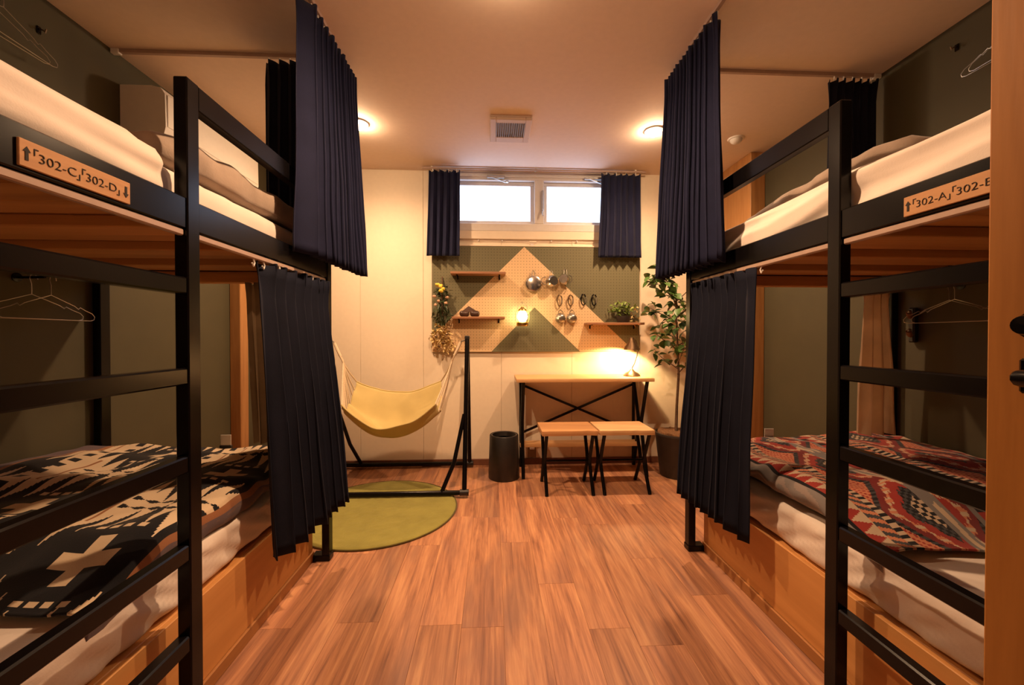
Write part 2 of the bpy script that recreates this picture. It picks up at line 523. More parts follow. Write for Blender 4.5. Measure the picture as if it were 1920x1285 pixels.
# wooden corner pillars
struct(obj('trim_1', MB().box(XR - .115, XR, 2.94, YB, 0, ZC - .001, .004), 'pillar'))
struct(obj('trim_2', MB().box(XL, XL + .075, 2.90, 2.99, 0, ZC - .001, .004), 'pillar'))

# window
win = bpy.data.objects.new('window_1', None); COL.objects.link(win); win.location = (0.3, YB, WZ0); struct(win)
YG = YB + .05
obj('head_frame', MB().box(WX0, WX1, YB - .012, YB + .09, 2.425, ZC, .004).box(WX0, WX1, YB - .02, YB - .012, 2.45, 2.462, .002), 'frame_white', win)
obj('sill_frame', MB().box(WX0, WX1, YB - .012, YB + .09, WZ0, 2.06, .004), 'frame_white', win)
obj('jamb', MB().box(WX0, WX0 + .05, YB - .01, YB + .09, 2.06, 2.425, .003), 'frame_white', win)
obj('jamb', MB().box(WX1 - .05, WX1, YB - .01, YB + .09, 2.06, 2.425, .003), 'frame_white', win)
obj('mullion', MB().box(.355, .435, YB - .012, YB + .09, 2.06, 2.425, .004), 'frame_white', win)
for a, b in ((WX0 + .05, .355), (.435, WX1 - .05)):
    t = .032
    sf = MB().box(a, b, YG - .02, YG + .02, 2.06, 2.06 + t, .003).box(a, b, YG - .02, YG + .02, 2.425 - t, 2.425, .003)
    sf.box(a, a + t, YG - .02, YG + .02, 2.06 + t, 2.425 - t, .003).box(b - t, b, YG - .02, YG + .02, 2.06 + t, 2.425 - t, .003)
    s_ = obj('sash', sf, 'frame_white', win)
    obj('pane', MB().box(a + t, b - t, YG - .003, YG + .003, 2.06 + t, 2.425 - t), 'pane_daylight', s_)
for cx, sg in ((.02, 1), (.85, 1)):
    ar = obj('window_stay', MB().box(cx - .07, cx + .08, YB - .045, YB - .012, 2.435, 2.455, .004).bar((cx - .06, YB - .04, 2.45), (cx + .09, YB - .03, 2.40), .012, .008), 'dull_steel', win)
    obj('stay_knob', MB().lathe([(0, -.012), (.012, -.008), (.014, 0), (.012, .008), (0, .012)], (cx + .10, YB - .035, 2.405), 12), 'steel', ar, True)
obj('handle', MB().box(.415, .432, YB - .035, YB - .012, 2.15, 2.34, .005).tube([(.424, YB - .03, 2.17), (.424, YB - .05, 2.15), (.424, YB - .05, 2.12)], .008), 'dull_steel', win)
struct(obj('trim_3', MB().box(WX0, WX1, YB - .016, YB, 1.925, 1.995, .004), 'wall_cream'))
cb = MB().tube([(-.30, YB - .012, 1.915), (.05, YB - .012, 1.914), (.31, YB - .012, 1.909), (.315, YB - .012, 1.900), (.37, YB - .012, 1.898), (.375, YB - .012, 1.912), (1.0, YB - .012, 1.905)], .0022, 6)
cable = thing('wall_cable', (.3, YB, 1.9), 'thin pale cable clipped along the wall under the window', 'cable')
obj('wire', cb, 'rail_pale', cable, True)
for cx in (-.12, .08, .5, .72): obj('clip', MB().box(cx - .005, cx + .005, YB - .018, YB, 1.905, 1.92, .002), 'frame_white', cable)
obj('junction', MB().box(.318, .348, YB - .016, YB, 1.872, 1.89, .003), 'frame_white', cable)

# ------------------------------------------------------------------ ceiling fittings
def downlight(x, y, label, watts, cone, blend):
    t = thing('downlight', (x, y, ZC - .012), label, 'ceiling light', 'recessed ceiling downlights')
    obj('trim_ring', MB().lathe([(.0455, -.001), (.050, -.009), (.060, -.007), (.063, 0), (.0455, 0)], (x, y, ZC), 28), 'white_plastic', t, True)
    obj('lens', MB().lathe([(0, -.040), (.018, -.038), (.034, -.028), (.043, -.012), (.044, -.001)], (x, y, ZC), 24), 'downlight_glow', t, True)
    ld = bpy.data.lights.new('downlight_lamp', 'SPOT')
    ld.energy = watts; ld.color = WARM; ld.spot_size = math.radians(cone); ld.spot_blend = blend
    ld.shadow_soft_size = 0.022
    lo = bpy.data.objects.new('lamp', ld); COL.objects.link(lo)
    lo.parent = t; lo.location = (0, 0, -.034)
downlight(-.878, 2.67, 'glowing round downlight in the ceiling beside the left bed curtain', DOWNLIGHT_W, 166, 1.0)
downlight(1.094, 2.67, 'glowing round downlight in the ceiling beside the right bed curtain', DOWNLIGHT_W, 166, 1.0)

downlight(.05, 1.46, 'round downlight in the ceiling over the middle of the aisle', AISLE_W, 179, 0.8)

v = thing('ceiling_vent', (.117, 2.68, ZC - .03), 'square white ceiling ventilation fan cover with dark grille', 'vent')
vx, vy = .117, 2.68
fr = MB().box(vx - .135, vx + .135, vy - .15, vy + .15, ZC - .010, ZC, .003)
fr.box(vx - .135, vx - .095, vy - .15, vy + .15, ZC - .028, ZC - .010, .004).box(vx + .095, vx + .135, vy - .15, vy + .15, ZC - .028, ZC - .010, .004)
fr.box(vx - .095, vx + .095, vy - .15, vy - .105, ZC - .028, ZC - .010, .004).box(vx - .095, vx + .095, vy + .075, vy + .15, ZC - .028, ZC - .010, .004)
obj('frame', fr, 'vent_frame', v)
for i in range(14):
    xx = vx - .092 + i * .0142
    obj('slat', MB().box(xx - .0042, xx + .0042, vy - .104, vy + .074, ZC - .026, ZC - .0105, .001), 'vent_grille', v)
sd = thing('smoke_detector', (1.72, 2.75, ZC - .03), 'small pale round detector on the ceiling behind the right curtain', 'detector')
obj('base', MB().lathe([(0, -.008), (.05, -.008), (.055, 0)], (1.72, 2.75, ZC), 24), 'white_plastic', sd, True)
obj('sensor_cap', MB().lathe([(0, -.036), (.02, -.035), (.036, -.022), (.040, -.008)], (1.72, 2.75, ZC), 24), 'white_plastic', sd, True)

# ------------------------------------------------------------------ bunk beds
def bunk(side):
    L = side < 0
    A = AL if L else AR
    W = (A - XL - .006) if L else (XR - A - .006)
    sg = -1 if L else 1
    X = lambda d: A + sg * d
    YE, YN = 2.02, -0.03
    lp = (1.088, 1.132) if L else (1.104, 1.148)
    word = 'left' if L else 'right'
    t = thing('bunk_bed', (X(W / 2), 1.0, 0), 'black steel bunk bed with ladder and plywood base along the %s wall' % word, 'bunk bed', 'pair of black bunk beds')
    def B(name, d0, d1, y0, y1, z0, z1, c=.003, m='black_metal', par=None):
        return obj(name, MB().box(X(d0), X(d1), y0, y1, z0, z1, c), m, par or t)
    pwid = .036
    for (d0, y0, y1, h, foot) in ((0, YE - .044, YE, 1.783, 1), (0, lp[0], lp[1], 1.783, 1), (0, .60, .644, 1.783, 1), (0, YN, YN + .044, 1.783, 1),
                                  (W - pwid, 1.93, 1.98, 1.465, 0), (W - pwid, YN, YN + .044, 1.465, 0)):
        p = B('post', d0, d0 + pwid, y0, y1, 0.0, h)
        if foot: B('foot', d0 - .004, d0 + .085, y0 - .005, y1 + .003, 0.0, .03, .004, par=p)
    # upper rails and guard
    B('side_rail', .004, .034, YN + .044, .60, 1.383, 1.465)
    B('side_rail', .004, .034, .644, lp[0], 1.383, 1.465)
    B('side_rail', .004, .034, lp[1], YE - .044, 1.383, 1.465)
    B('side_rail', W - .032, W - .002, YN + .044, 1.93, 1.383, 1.465)
    B('end_rail', .036, W - .036, YE - .04, YE - .006, 1.383, 1.465)
    B('end_rail', .036, W - .036, YN + .006, YN + .04, 1.383, 1.465)
    B('guard_rail', .002, .034, lp[1], YE - .044, 1.715, 1.783)
    B('guard_rail', .002, .034, YN + .044, .60, 1.715, 1.783)
    for zc in (1.233, .995, .762, .527, .285):
        B('ladder_rung', .002, .034, .644, lp[0], zc - .022, zc + .022, .004)
    # deck
    B('deck_board', .036, W - .036, YN + .04, YE - .04, 1.420, 1.432, 0, 'slat')
    n = 13
    for i in range(n):
        yc = YN + .15 + i * (YE - YN - .30) / (n - 1)
        thick = i % 2
        B('slat', .036, W - .036, yc - .045, yc + .045, 1.388 if thick else 1.405, 1.4195, .003, 'slat')
    B('joist', .036, W - .036, YE - .095, YE - .042, 1.352, 1.404, .003, 'slat')
    B('joist', .036, W - .036, YN + .042, YN + .09, 1.352, 1.404, .003, 'slat')
    # plywood base box with a plinth
    d = .085
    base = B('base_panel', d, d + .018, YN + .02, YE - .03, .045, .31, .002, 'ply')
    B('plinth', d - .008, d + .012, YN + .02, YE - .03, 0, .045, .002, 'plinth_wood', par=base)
    B('end_panel', d + .018, W, YE - .048, YE - .03, 0, .31, .002, 'ply')
    B('end_panel', d + .018, W, YN + .02, YN + .038, 0, .31, .002, 'ply')
    B('base_top', d + .018, W, YN + .038, YE - .048, .29, .31, .002, 'ply')
    # lower curtain rail under the deck edge
    rl = thing('curtain_rail', (X(0), 1.0, 1.36), 'pale slim curtain rail under the upper deck of the %s bunk bed' % word, 'curtain rail')
    for ya, yb in ((YN + .05, .598), (.646, lp[0] - .002), (lp[1] + .002, YE - .05)):
        obj('track', MB().box(X(.008), X(.024), ya, yb, 1.364, 1.3815, .003), 'rail_pale', rl)
    for yy in (1.40, 1.46) if L else (1.46, 1.52):
        obj('glider', MB().tube([(X(.016), yy, 1.366), (X(.016), yy + .008, 1.352), (X(.016), yy + .002, 1.340), (X(.016), yy - .006, 1.350)], .003, 6), 'white_plastic', rl, True)
    return t
bunk(-1); bunk(1)

# ------------------------------------------------------------------ signs on the rails
def text_mesh(txt, size):
    cu = bpy.data.curves.new('letters', 'FONT'); cu.body = txt; cu.size = size; cu.extrude = 0.0006
    cu.resolution_u = 3; cu.offset = -size * .018
    o = bpy.data.objects.new('letters', cu); COL.objects.link(o)
    bpy.context.view_layer.update()
    me = bpy.data.meshes.new_from_object(o.evaluated_get(bpy.context.evaluated_depsgraph_get()))
    bpy.data.objects.remove(o); bpy.data.curves.remove(cu)
    return me

def sign(left):
    if left: face, y0, y1, zc, words, nm = AL - .0037, .714, .921, 1.414, ('302-C', '302-D'), 'left'
    else: face, y0, y1, zc, words, nm = AR + .0037, .925, .718, 1.413, ('302-A', '302-B'), 'right'
    out = 1 if left else -1
    t = thing('bunk_sign', (face, (y0 + y1) / 2, zc - .024), 'wooden number plate reading %s and %s on the %s bunk rail' % (words[0], words[1], nm), 'sign', 'wooden bunk number plates')
    obj('board', MB().box(face, face + out * .005, y0, y1, zc - .0235, zc + .0235, .001), 'sign_wood', t)
    fx = face + out * .0053
    sy = 1 if y1 > y0 else -1
    W = abs(y1 - y0)
    # local (u right, w up) -> world
    def P(u, w): return (fx, y0 + sy * u, zc + w)
    def flat(polys):
        mb = MB()
        for poly in polys:
            n = len(poly)
            vs = [P(u, w) for u, w in poly]
            vs2 = [(fx + out * .0006, p[1], p[2]) for p in vs]
            mb.add(vs + vs2, [tuple(range(n)), tuple(range(n, 2 * n))] + [(i, (i + 1) % n, (i + 1) % n + n, i + n) for i in range(n)])
        return mb
    def arrow(u, up):
        s = 1 if up else -1
        return flat([[(u - .0025, -.012 * s), (u + .0025, -.012 * s), (u + .0025, .003 * s), (u - .0025, .003 * s)], [(u - .006, .003 * s), (u + .006, .003 * s), (u, .012 * s)]])
    obj('arrow_mark', arrow(.011, True), 'ink', t)
    obj('arrow_mark', arrow(W - .011, False), 'ink', t)
    half = (W - .044) / 2
    for i, wd in enumerate(words):
        u0 = .022 + i * half
        th = .0016
        obj('bracket_mark', flat([[(u0, .013), (u0 + .007, .013), (u0 + .007, .013 - th), (u0, .013 - th)], [(u0, .013 - th), (u0 + th, .013 - th), (u0 + th, .001), (u0, .001)]]), 'ink', t)
        u1 = u0 + half - .004
        obj('bracket_mark', flat([[(u1 - .006, -.013), (u1, -.013), (u1, -.013 + th), (u1 - .006, -.013 + th)], [(u1 - th, -.013 + th), (u1, -.013 + th), (u1, -.001), (u1 - th, -.001)]]), 'ink', t)
        me = text_mesh(wd, .0235)
        xs = [q.co.x for q in me.vertices]; w0 = max(xs) - min(xs); mn = min(xs)
        tw = half - .019; f = tw / w0
        for q in me.vertices:
            u = u0 + .008 + (q.co.x - mn) * f; w = q.co.y - .0085
            q.co = (fx + out * (.0003 + q.co.z), y0 + sy * u, zc + w)
        me.materials.clear(); me.materials.append(MATS['ink'])
        link('lettering', me, t)
sign(True); sign(False)

# ------------------------------------------------------------------ curtains
def curtain_mb(top, bot, z1, z0, folds, amp, seed=0.0, nv=26, per=14, pinch=0.55, zwave=0.0, sharp=1.0, warp=1.0):
    def poly(pts, s):
        seg = [math.dist(a, b) for a, b in zip(pts[:-1], pts[1:])]
        L = sum(seg) * s
        for i, q in enumerate(seg):
            if L <= q or i == len(seg) - 1:
                f = L / q if q else 0
                return Vector((pts[i][0] + (pts[i + 1][0] - pts[i][0]) * f, pts[i][1] + (pts[i + 1][1] - pts[i][1]) * f, 0))
            L -= q
    def fn(u, v):
        w = v  # 0 top .. 1 bottom
        uu = u + .018 * nz(u * folds * .7 + seed, w * 1.3) * (0.3 + w)
        uu = max(0, min(1, uu))
        a = poly(top, uu); b = poly(bot, uu)
        p = a.lerp(b, w ** 1.1)
        e = .02
        ta = poly(top, min(1, uu + e)) - poly(top, max(0, uu - e)); tb = poly(bot, min(1, uu + e)) - poly(bot, max(0, uu - e))
        t = ta.lerp(tb, w); t.normalize()
        n = Vector((-t.y, t.x, 0))
        ph = 2 * PI * folds * u ** warp + 1.4 * nz(u * 3 + seed, 0.5, 2.0)
        if w < .10: am = amp * (1.0 - (1 - pinch) * (w / .10))
        else: am = amp * (pinch + (1 - pinch) * min(1, (w - .10) / .5))
        am *= 1 + .35 * nz(u * folds + seed, w * .8, 7)
        sn = math.sin(ph); sn = math.copysign(abs(sn) ** sharp, sn)
        off = am * sn + .010 * nz(u * 6 + seed, w * 3, 3) * w
        side = .3 * am * math.sin(2 * ph)
        p = p + n * off + t * side
        zt = z1 + .006 * math.cos(ph * 1.0)
        zb = z0 + zwave * nz(u * 5 + seed, 4.4) + .004 * math.sin(ph)
        return (p.x, p.y, zt + (zb - zt) * w)
    return MB().grid(int(folds * per), nv, fn)

def curtain(name, label, cat, group, m, top, bot, z1, z0, folds, amp, seed, hooks=4, **kw):
    c = [sum(q[i] for q in top) / len(top) for i in (0, 1)]
    t = thing(name, (c[0], c[1], z0), label, cat, group)
    f = obj('fabric', curtain_mb(top, bot, z1, z0, folds, amp, seed, **kw), m, t, True, 180)
    if m not in ('beige_cloth', 'brown_cloth'): solid(f, .003)
    for i in range(hooks):
        s = (i + .5) / hooks
        p = Vector(top[0]).lerp(Vector(top[-1]), s)
        obj('hook', MB().box(p.x - .003, p.x + .003, p.y - .003, p.y + .003, z1 - .01, z1 + (.022 if z1 > 2 else .003), .001), 'white_plastic', t)
    return t

GC = 'navy privacy curtains of the bunk beds'
curtain('bunk_curtain', 'long gathered navy curtain hanging from the ceiling beside the left upper bunk', 'curtain', GC, 'navy',
        [(-.755, 1.615), (-.745, 2.16)], [(-.755, 1.60), (-.720, 2.27)], 2.462, 1.435, 12, .030, 1.3, hooks=9, pinch=.85, warp=1.45)
curtain('bunk_curtain', 'long gathered navy curtain hanging from the ceiling beside the right upper bunk', 'curtain', GC, 'navy',
        [(.955, 1.635), (.945, 2.10)], [(.955, 1.585), (.930, 2.20)], 2.462, 1.418, 13, .030, 4.1, hooks=9, pinch=.85, warp=1.35)
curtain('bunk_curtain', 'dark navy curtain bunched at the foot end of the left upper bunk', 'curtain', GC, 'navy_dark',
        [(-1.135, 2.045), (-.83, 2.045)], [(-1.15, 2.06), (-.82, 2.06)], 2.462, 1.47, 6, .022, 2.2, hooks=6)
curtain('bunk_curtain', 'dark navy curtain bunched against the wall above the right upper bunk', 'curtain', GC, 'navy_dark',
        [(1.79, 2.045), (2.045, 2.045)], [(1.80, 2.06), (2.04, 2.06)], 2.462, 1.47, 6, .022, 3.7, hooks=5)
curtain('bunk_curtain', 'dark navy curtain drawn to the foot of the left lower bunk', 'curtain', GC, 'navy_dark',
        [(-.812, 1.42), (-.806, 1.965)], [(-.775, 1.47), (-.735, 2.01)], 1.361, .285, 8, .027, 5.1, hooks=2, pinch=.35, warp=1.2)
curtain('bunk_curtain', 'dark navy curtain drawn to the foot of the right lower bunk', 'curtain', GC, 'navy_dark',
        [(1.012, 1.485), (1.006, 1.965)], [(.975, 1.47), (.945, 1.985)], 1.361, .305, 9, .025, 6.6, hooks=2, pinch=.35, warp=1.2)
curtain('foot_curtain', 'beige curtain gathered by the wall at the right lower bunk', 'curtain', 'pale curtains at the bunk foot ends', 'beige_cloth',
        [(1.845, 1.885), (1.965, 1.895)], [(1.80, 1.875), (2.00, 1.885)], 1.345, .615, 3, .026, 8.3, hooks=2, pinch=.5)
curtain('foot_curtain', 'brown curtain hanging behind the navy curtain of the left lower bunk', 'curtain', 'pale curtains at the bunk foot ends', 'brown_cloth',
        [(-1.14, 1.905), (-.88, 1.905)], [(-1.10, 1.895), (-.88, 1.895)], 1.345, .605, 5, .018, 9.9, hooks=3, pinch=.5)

def lrail(name, label, pts):
    t = thing(name, (pts[0][0], pts[0][1], ZC - .02), label, 'curtain rail', 'ceiling curtain rails')
    for a, b in zip(pts[:-1], pts[1:]):
        obj('track', MB().bar((a[0], a[1], ZC - .009), (b[0], b[1], ZC - .009), .016, .0175), 'rail_pale', t)
    x0, y0 = pts[0]
    obj('end_bracket', MB().box(x0 - .02, x0 + .02, y0 - .012, y0 + .012, ZC - .024, ZC - .0005, .003), 'white_plastic', t)
lrail('ceiling_track', 'slim ceiling curtain track around the foot of the left bunk bed', [(XL + .022, 2.045), (-.79, 2.045), (-.75, 2.0), (-.75, -.2)])
lrail('ceiling_track', 'slim ceiling curtain track around the foot of the right bunk bed', [(XR - .022, 2.045), (.99, 2.045), (.95, 2.0), (.95, -.2)])
GW = 'short navy window curtains'
wr = thing('window_curtain_rail', (.36, YB - .085, 2.47), 'thin pale curtain rail above the small high window', 'curtain rail')
obj('track', MB().box(-.58, 1.29, YB - .092, YB - .078, 2.478, 2.492, .002), 'rail_pale', wr)
for xx in (-.5, .36, 1.2): obj('bracket', MB().box(xx - .008, xx + .008, YB - .095, YB - .0125 - .008, 2.492, 2.4995, .001), 'white_plastic', wr)
curtain('window_curtain', 'short navy curtain left of the window above the mountain pegboard', 'curtain', GW, 'navy',
        [(-.525, YB - .085), (-.265, YB - .085)], [(-.545, YB - .085), (-.268, YB - .085)], 2.462, 1.765, 5, .024, 11.5, hooks=4, pinch=.6)
curtain('window_curtain', 'short navy curtain right of the window above the mountain pegboard', 'curtain', GW, 'navy',
        [(.915, YB - .085), (1.245, YB - .085)], [(.89, YB - .085), (1.255, YB - .085)], 2.462, 1.765, 6, .024, 13.1, hooks=4, pinch=.6)

# ------------------------------------------------------------------ bedding
def bedding(L):
    A = AL if L else AR
    sg = -1 if L else 1
    wall = XL if L else XR
    X = lambda d: A + sg * d
    w = 'left' if L else 'right'
    Wd = abs(wall - A) - .012
    def span(d0, d1): return (min(X(d0), X(d1)), max(X(d0), X(d1)))
    # upper mattress
    a, b = span(.062, Wd - .02)
    tag(obj('mattress', rbox(a, b, .02, 1.965, 1.434, 1.565, .045, (22, 44, 5), .006, 7, 3.0 if L else 9.0), 'sheet', None, True, 180),
        'white sheeted mattress on the %s upper bunk' % w, 'mattress', 'upper bunk mattresses')
    # white duvet draped over the mattress side
    ye = 1.055 if L else 1.93
    prof = [(.044, 1.470), (.040, 1.50), (.041, 1.535), (.052, 1.572), (.085, 1.598), (.14, 1.622), (.22, 1.640), (.32, 1.648), (.5, 1.648), (.75, 1.64), (Wd - .03, 1.63)]
    if not L: prof = [(d_, z_ - (.0 if z_ < 1.56 else .018 * min(1, (d_ - .05) / .2))) for d_, z_ in prof]
    def fdr(u, v):
        t_ = u * (len(prof) - 1); k_ = min(int(t_), len(prof) - 2); f = t_ - k_
        d_ = prof[k_][0] + (prof[k_ + 1][0] - prof[k_][0]) * f; z_ = prof[k_][1] + (prof[k_ + 1][1] - prof[k_][1]) * f
        y_ = .02 + v * (ye - .02)
        if L:
            end = max(0, 1 - (ye - y_) / .05)
            z_ -= .03 * end * end * (1 if d_ > .06 else 0)
            z_ += .006 * nz(y_ * 3, d_ * 9, 1)
            off = .004 * nz(y_ * 5, z_ * 16, 2) + .004 * math.sin(z_ * 95 + y_ * 2.2 + 2 * nz(y_ * 2, 0)) * (1 if z_ < 1.58 else .4)
        else:
            cre = math.sin((z_ * 46 + y_ * 7.5) + 1.5 * nz(y_ * 2.5, z_ * 4, 3))
            off = .012 * cre * (1 if d_ < .3 else .5) + .004 * nz(y_ * 8, z_ * 20)
            z_ += .011 * cre * (1 if d_ > .06 else 0) + .008 * nz(y_ * 4, d_ * 6, 5)
            z_ -= .05 * max(0, min(1, (y_ - 1.2) / .7)) * (1 if d_ > .05 else 0) * min(1, max(0, d_ - .05) / .12)
        d_ = max(.037, d_ + off)
        return (X(d_), y_, z_)
    du = obj('duvet', MB().grid(60, 90, fdr), 'sheet', None, True, 180)
    solid(du, .006)
    tag(du, 'white duvet draped over the near half of the left upper bunk' if L else 'creased white duvet draped along the right upper bunk', 'duvet', 'white duvets')
    # taupe blanket
    a, b = span(.068 if L else .20, Wd - .02)
    y0 = 1.09 if L else 1.10
    def ft(p):
        f = (p.y - y0) / (1.955 - y0)
        if p.z > 1.60: p.z += .03 * math.sin(f * PI) + .02 * nz(p.x * 5, p.y * 6, 1)
        if not L: p.z -= .055 * max(0, min(1, (p.y - 1.2) / .7))
        p.x += sg * .02 * nz(p.y * 7, 3.3, p.z * 3)
        return p
    tag(obj('fleece_blanket', rbox(a, b, y0, 1.955, 1.572 if L else 1.64, 1.650 if L else 1.70, .035, (26, 30, 4), .012, 8, 22.0 if L else 27.0, ft), 'taupe', None, True, 180),
        'rumpled taupe fleece blanket spread on the %s upper bunk' % w, 'blanket', 'taupe fleece blankets')
    # lower mattress with rumpled side
    a, b = span(.10, Wd - .03)
    def fm(p):
        if abs(p.x - X(.10)) < .06 and p.z < .44:
            r = nz(p.y * 9, p.z * 30 + p.y * 14, 5.0)
            p.x -= sg * .012 * r
        return p
    tag(obj('mattress', rbox(a, b, .03, 1.955, .3125, .465, .035, (22, 110, 12), .004, 7, 33.0 if L else 39.0, fm), 'sheet', None, True, 180),
        'white sheeted mattress on the %s lower bunk' % w, 'mattress', 'lower bunk mattresses')
    # under blanket that gives body
    a, b = span(.125, Wd - .05)
    y0 = 1.13 if L else 1.27
    tag(obj('under_blanket', rbox(a, b, y0, 1.945, .474, .545, .034, (26, 44, 5), .006, 8, 51.0 if L else 57.0), 'sheet' if L else 'taupe', None, True, 180),
        'folded %s blanket under the patterned throw on the %s lower bunk' % ('white' if L else 'taupe', w), 'blanket', 'folded blankets under the throws')
bedding(True); bedding(False)

CREAM = (0.66, 0.52, 0.36); BLK = (0.010, 0.010, 0.013); TAN = (0.30, 0.13, 0.06); PUR = (0.12, 0.085, 0.10); OCH = (0.40, 0.27, 0.13)
def tri(x): return abs((x % 1.0) - .5) * 2
def saw(x): return x % 1.0
def pat_left(p, q):
    # p: along the bed (m), q: across from aisle edge (m)
    if q < .05: return PUR if nz(p * 20, q * 60) > -.15 else (0.16, 0.10, 0.09)
    if q < .072: return TAN
    if q > .93: return TAN if q < .95 else PUR
    # rows of big serrated lozenges, every other row shifted by half
    P = (p - 1.08) / .52 + .5; Q = (q + .01) / .42; row = math.floor(Q); w_ = (Q - row) * 2 - 1
    if row % 2: P += .5
    u = (P % 1.0) * 2 - 1
    au, aw = abs(u), abs(w_)
    # long pointed teeth along the lozenge flanks
    n = 4.0; k = math.floor(aw * n); f = aw * n - k
    edge = .56 * (1 - (k + .15) / n) + .62 * (1 - f) - .16
    if au < edge:
        if (au < .075 and aw < .33) or (aw < .105 and au < .235): return CREAM
        if .34 < au < .40 and aw < .34 and tri(q / .036) > .35: return CREAM
        return BLK
    # chains of small diamonds between the lozenges
    dd = abs((q / .05) % 1.0 - .5) + abs((au - .90) / .10)
    if au > .80 and aw < .62 and dd < .48: return BLK
    if aw > .93 and tri(p / .06) > .5: return BLK
    if .66 < aw < .70 and au > .55: return TAN
    return CREAM

RED = (0.30, 0.035, 0.028); DRED = (0.17, 0.022, 0.022); GRY = (0.20, 0.18, 0.175); ORG = (0.52, 0.20, 0.11); BEI = (0.50, 0.38, 0.27); TEAL = (0.055, 0.055, 0.062)
def pat_right(p, q):
    if q < .055: return GRY if nz(p * 15, q * 40) > -.1 else (0.27, 0.22, 0.20)
    if q < .068: return BLK
    if .335 < q < .385: return GRY if nz(p * 9, q * 60) > -.05 else BEI
    Q = (q - .068) % .44
    if Q < .05:
        return RED if tri(p / .045) > Q / .05 else BEI
    if Q < .085: return TEAL if tri(p / .03 + (Q - .05) * 20) > .5 else ORG
    if Q < .11: return BEI if tri(p / .024) > .5 else BLK
    P = p / .34; u = (P - math.floor(P)) * 2 - 1
    w_ = (Q - .11) / .28 * 2 - 1
    if Q > .39:
        return GRY if Q < .41 else (BLK if tri(p / .05) > .5 else RED)
    a = abs(u) * .9 + abs(w_)
    st = .06 * (math.floor(abs(w_) * 9) % 2)
    if a < .28 + st: return BLK if (math.floor(u * 14) + math.floor(w_ * 10)) % 2 else BEI
    if a < .50 + st: return TEAL if (math.floor(u * 18) + math.floor(w_ * 12)) % 2 else BLK
    if a < .72 + st: return RED
    if a < .84 + st: return BEI if (math.floor(u * 16)) % 2 else ORG
    if a < 1.06: return DRED
    if a < 1.20: return BLK if (math.floor(u * 20)) % 2 else TEAL
    return ORG if (math.floor(u * 22) + math.floor(w_ * 16)) % 3 else RED

def throw(L):
    A = AL if L else AR
    sg = -1 if L else 1
    w = 'left' if L else 'right'
    wall = XL if L else XR
    X = lambda d: A + sg * d
    y0, y1 = (.93, 1.962) if L else (1.07, 1.962)
    d_edge = .108; width = abs(wall - X(d_edge)) - .02
    drop = .085 if L else .05
    nu, nv = 250, 240
    tot = width + drop
    def fn(u, v):
        q = u * tot                      # distance from the hem at the aisle
        p = y0 + v * (y1 - y0)
        near = max(0, min(1, (p - y0) / .22))
        zt = .488 + .078 * near * near * (3 - 2 * near)
        if L: zt += .055 * math.exp(-((q - tot + .05) / .22) ** 2) * math.exp(-((p - 1.62) / .28) ** 2)
        else: zt += .030 * math.exp(-((q - tot + .25) / .35) ** 2) * near
        zt += .018 * nz(p * 5 + 3, q * 5, 1.0 if L else 5) + .010 * nz(p * 11, q * 9, 8)
        # soft creases running across
        zt += .012 * max(0, math.sin((p * 1.0 + q * .7) * 13 + 2 * nz(p * 3, q * 3))) ** 3 * near
        # fall over the aisle edge
        r = .05
        wob = .012 * nz(p * 6, 2.2, 4.0 if L else 6.0)
        if q < drop:
            s = (drop - q)
            d = d_edge + .004 * math.sin(s * 30) - wob - .012 * math.sin(min(1, s / drop) * PI)
            z = zt - .012 - s * .95
        else:
            s = q - drop
            e = max(0, 1 - s / r)
            d = d_edge + s - wob * max(0, 1 - s / .3)
            z = zt - .012 * e * e
        pp = p
        if v < .15: pp += .05 * nz(q * 3.0, 9.0 if L else 3.0) * (1 - v / .15) + (.06 * (1 - v / .15) * (q - .3) if L else 0)
        return (X(d), pp, z)
    mb = MB().grid(nu, nv, fn)
    name = 'patterned_throw'
    o = obj(name, mb, 'blanket_print', None, True, 180)
    me = o.data
    at = me.color_attributes.new('weave', 'FLOAT_COLOR', 'CORNER')
    cols = []
    pat = pat_left if L else pat_right
    for j in range(nv):
        for i in range(nu):
            c = pat(y0 + (j + .5) / nv * (y1 - y0) + (.03 if L else 0), (i + .5) / nu * tot)
            cols += [c[0], c[1], c[2], 1.0] * 4
    at.data.foreach_set('color', cols)
    solid(o, .006, 1.0 if True else 0)
    return tag(o, 'cream and black geometric patterned throw on the left lower bunk' if L else 'red, black and grey geometric patterned throw on the right lower bunk', 'throw', 'patterned throws on the lower bunks')
throw(True); throw(False)

for L in (True, False):
    xx = -1.285 if L else 1.42
    t = thing('bed_card', (xx, 1.985, .52), 'small white card standing at the foot of the %s lower bunk' % ('left' if L else 'right'), 'card', 'small white cards')
    obj('card', MB().box(xx - .024, xx + .024, 1.975, 1.979, .56, .625, .001, M=None), 'white_plastic', t)
    obj('holder', MB().box(xx - .028, xx + .028, 1.970, 1.984, .312, .575, .002), 'black_plastic', t)

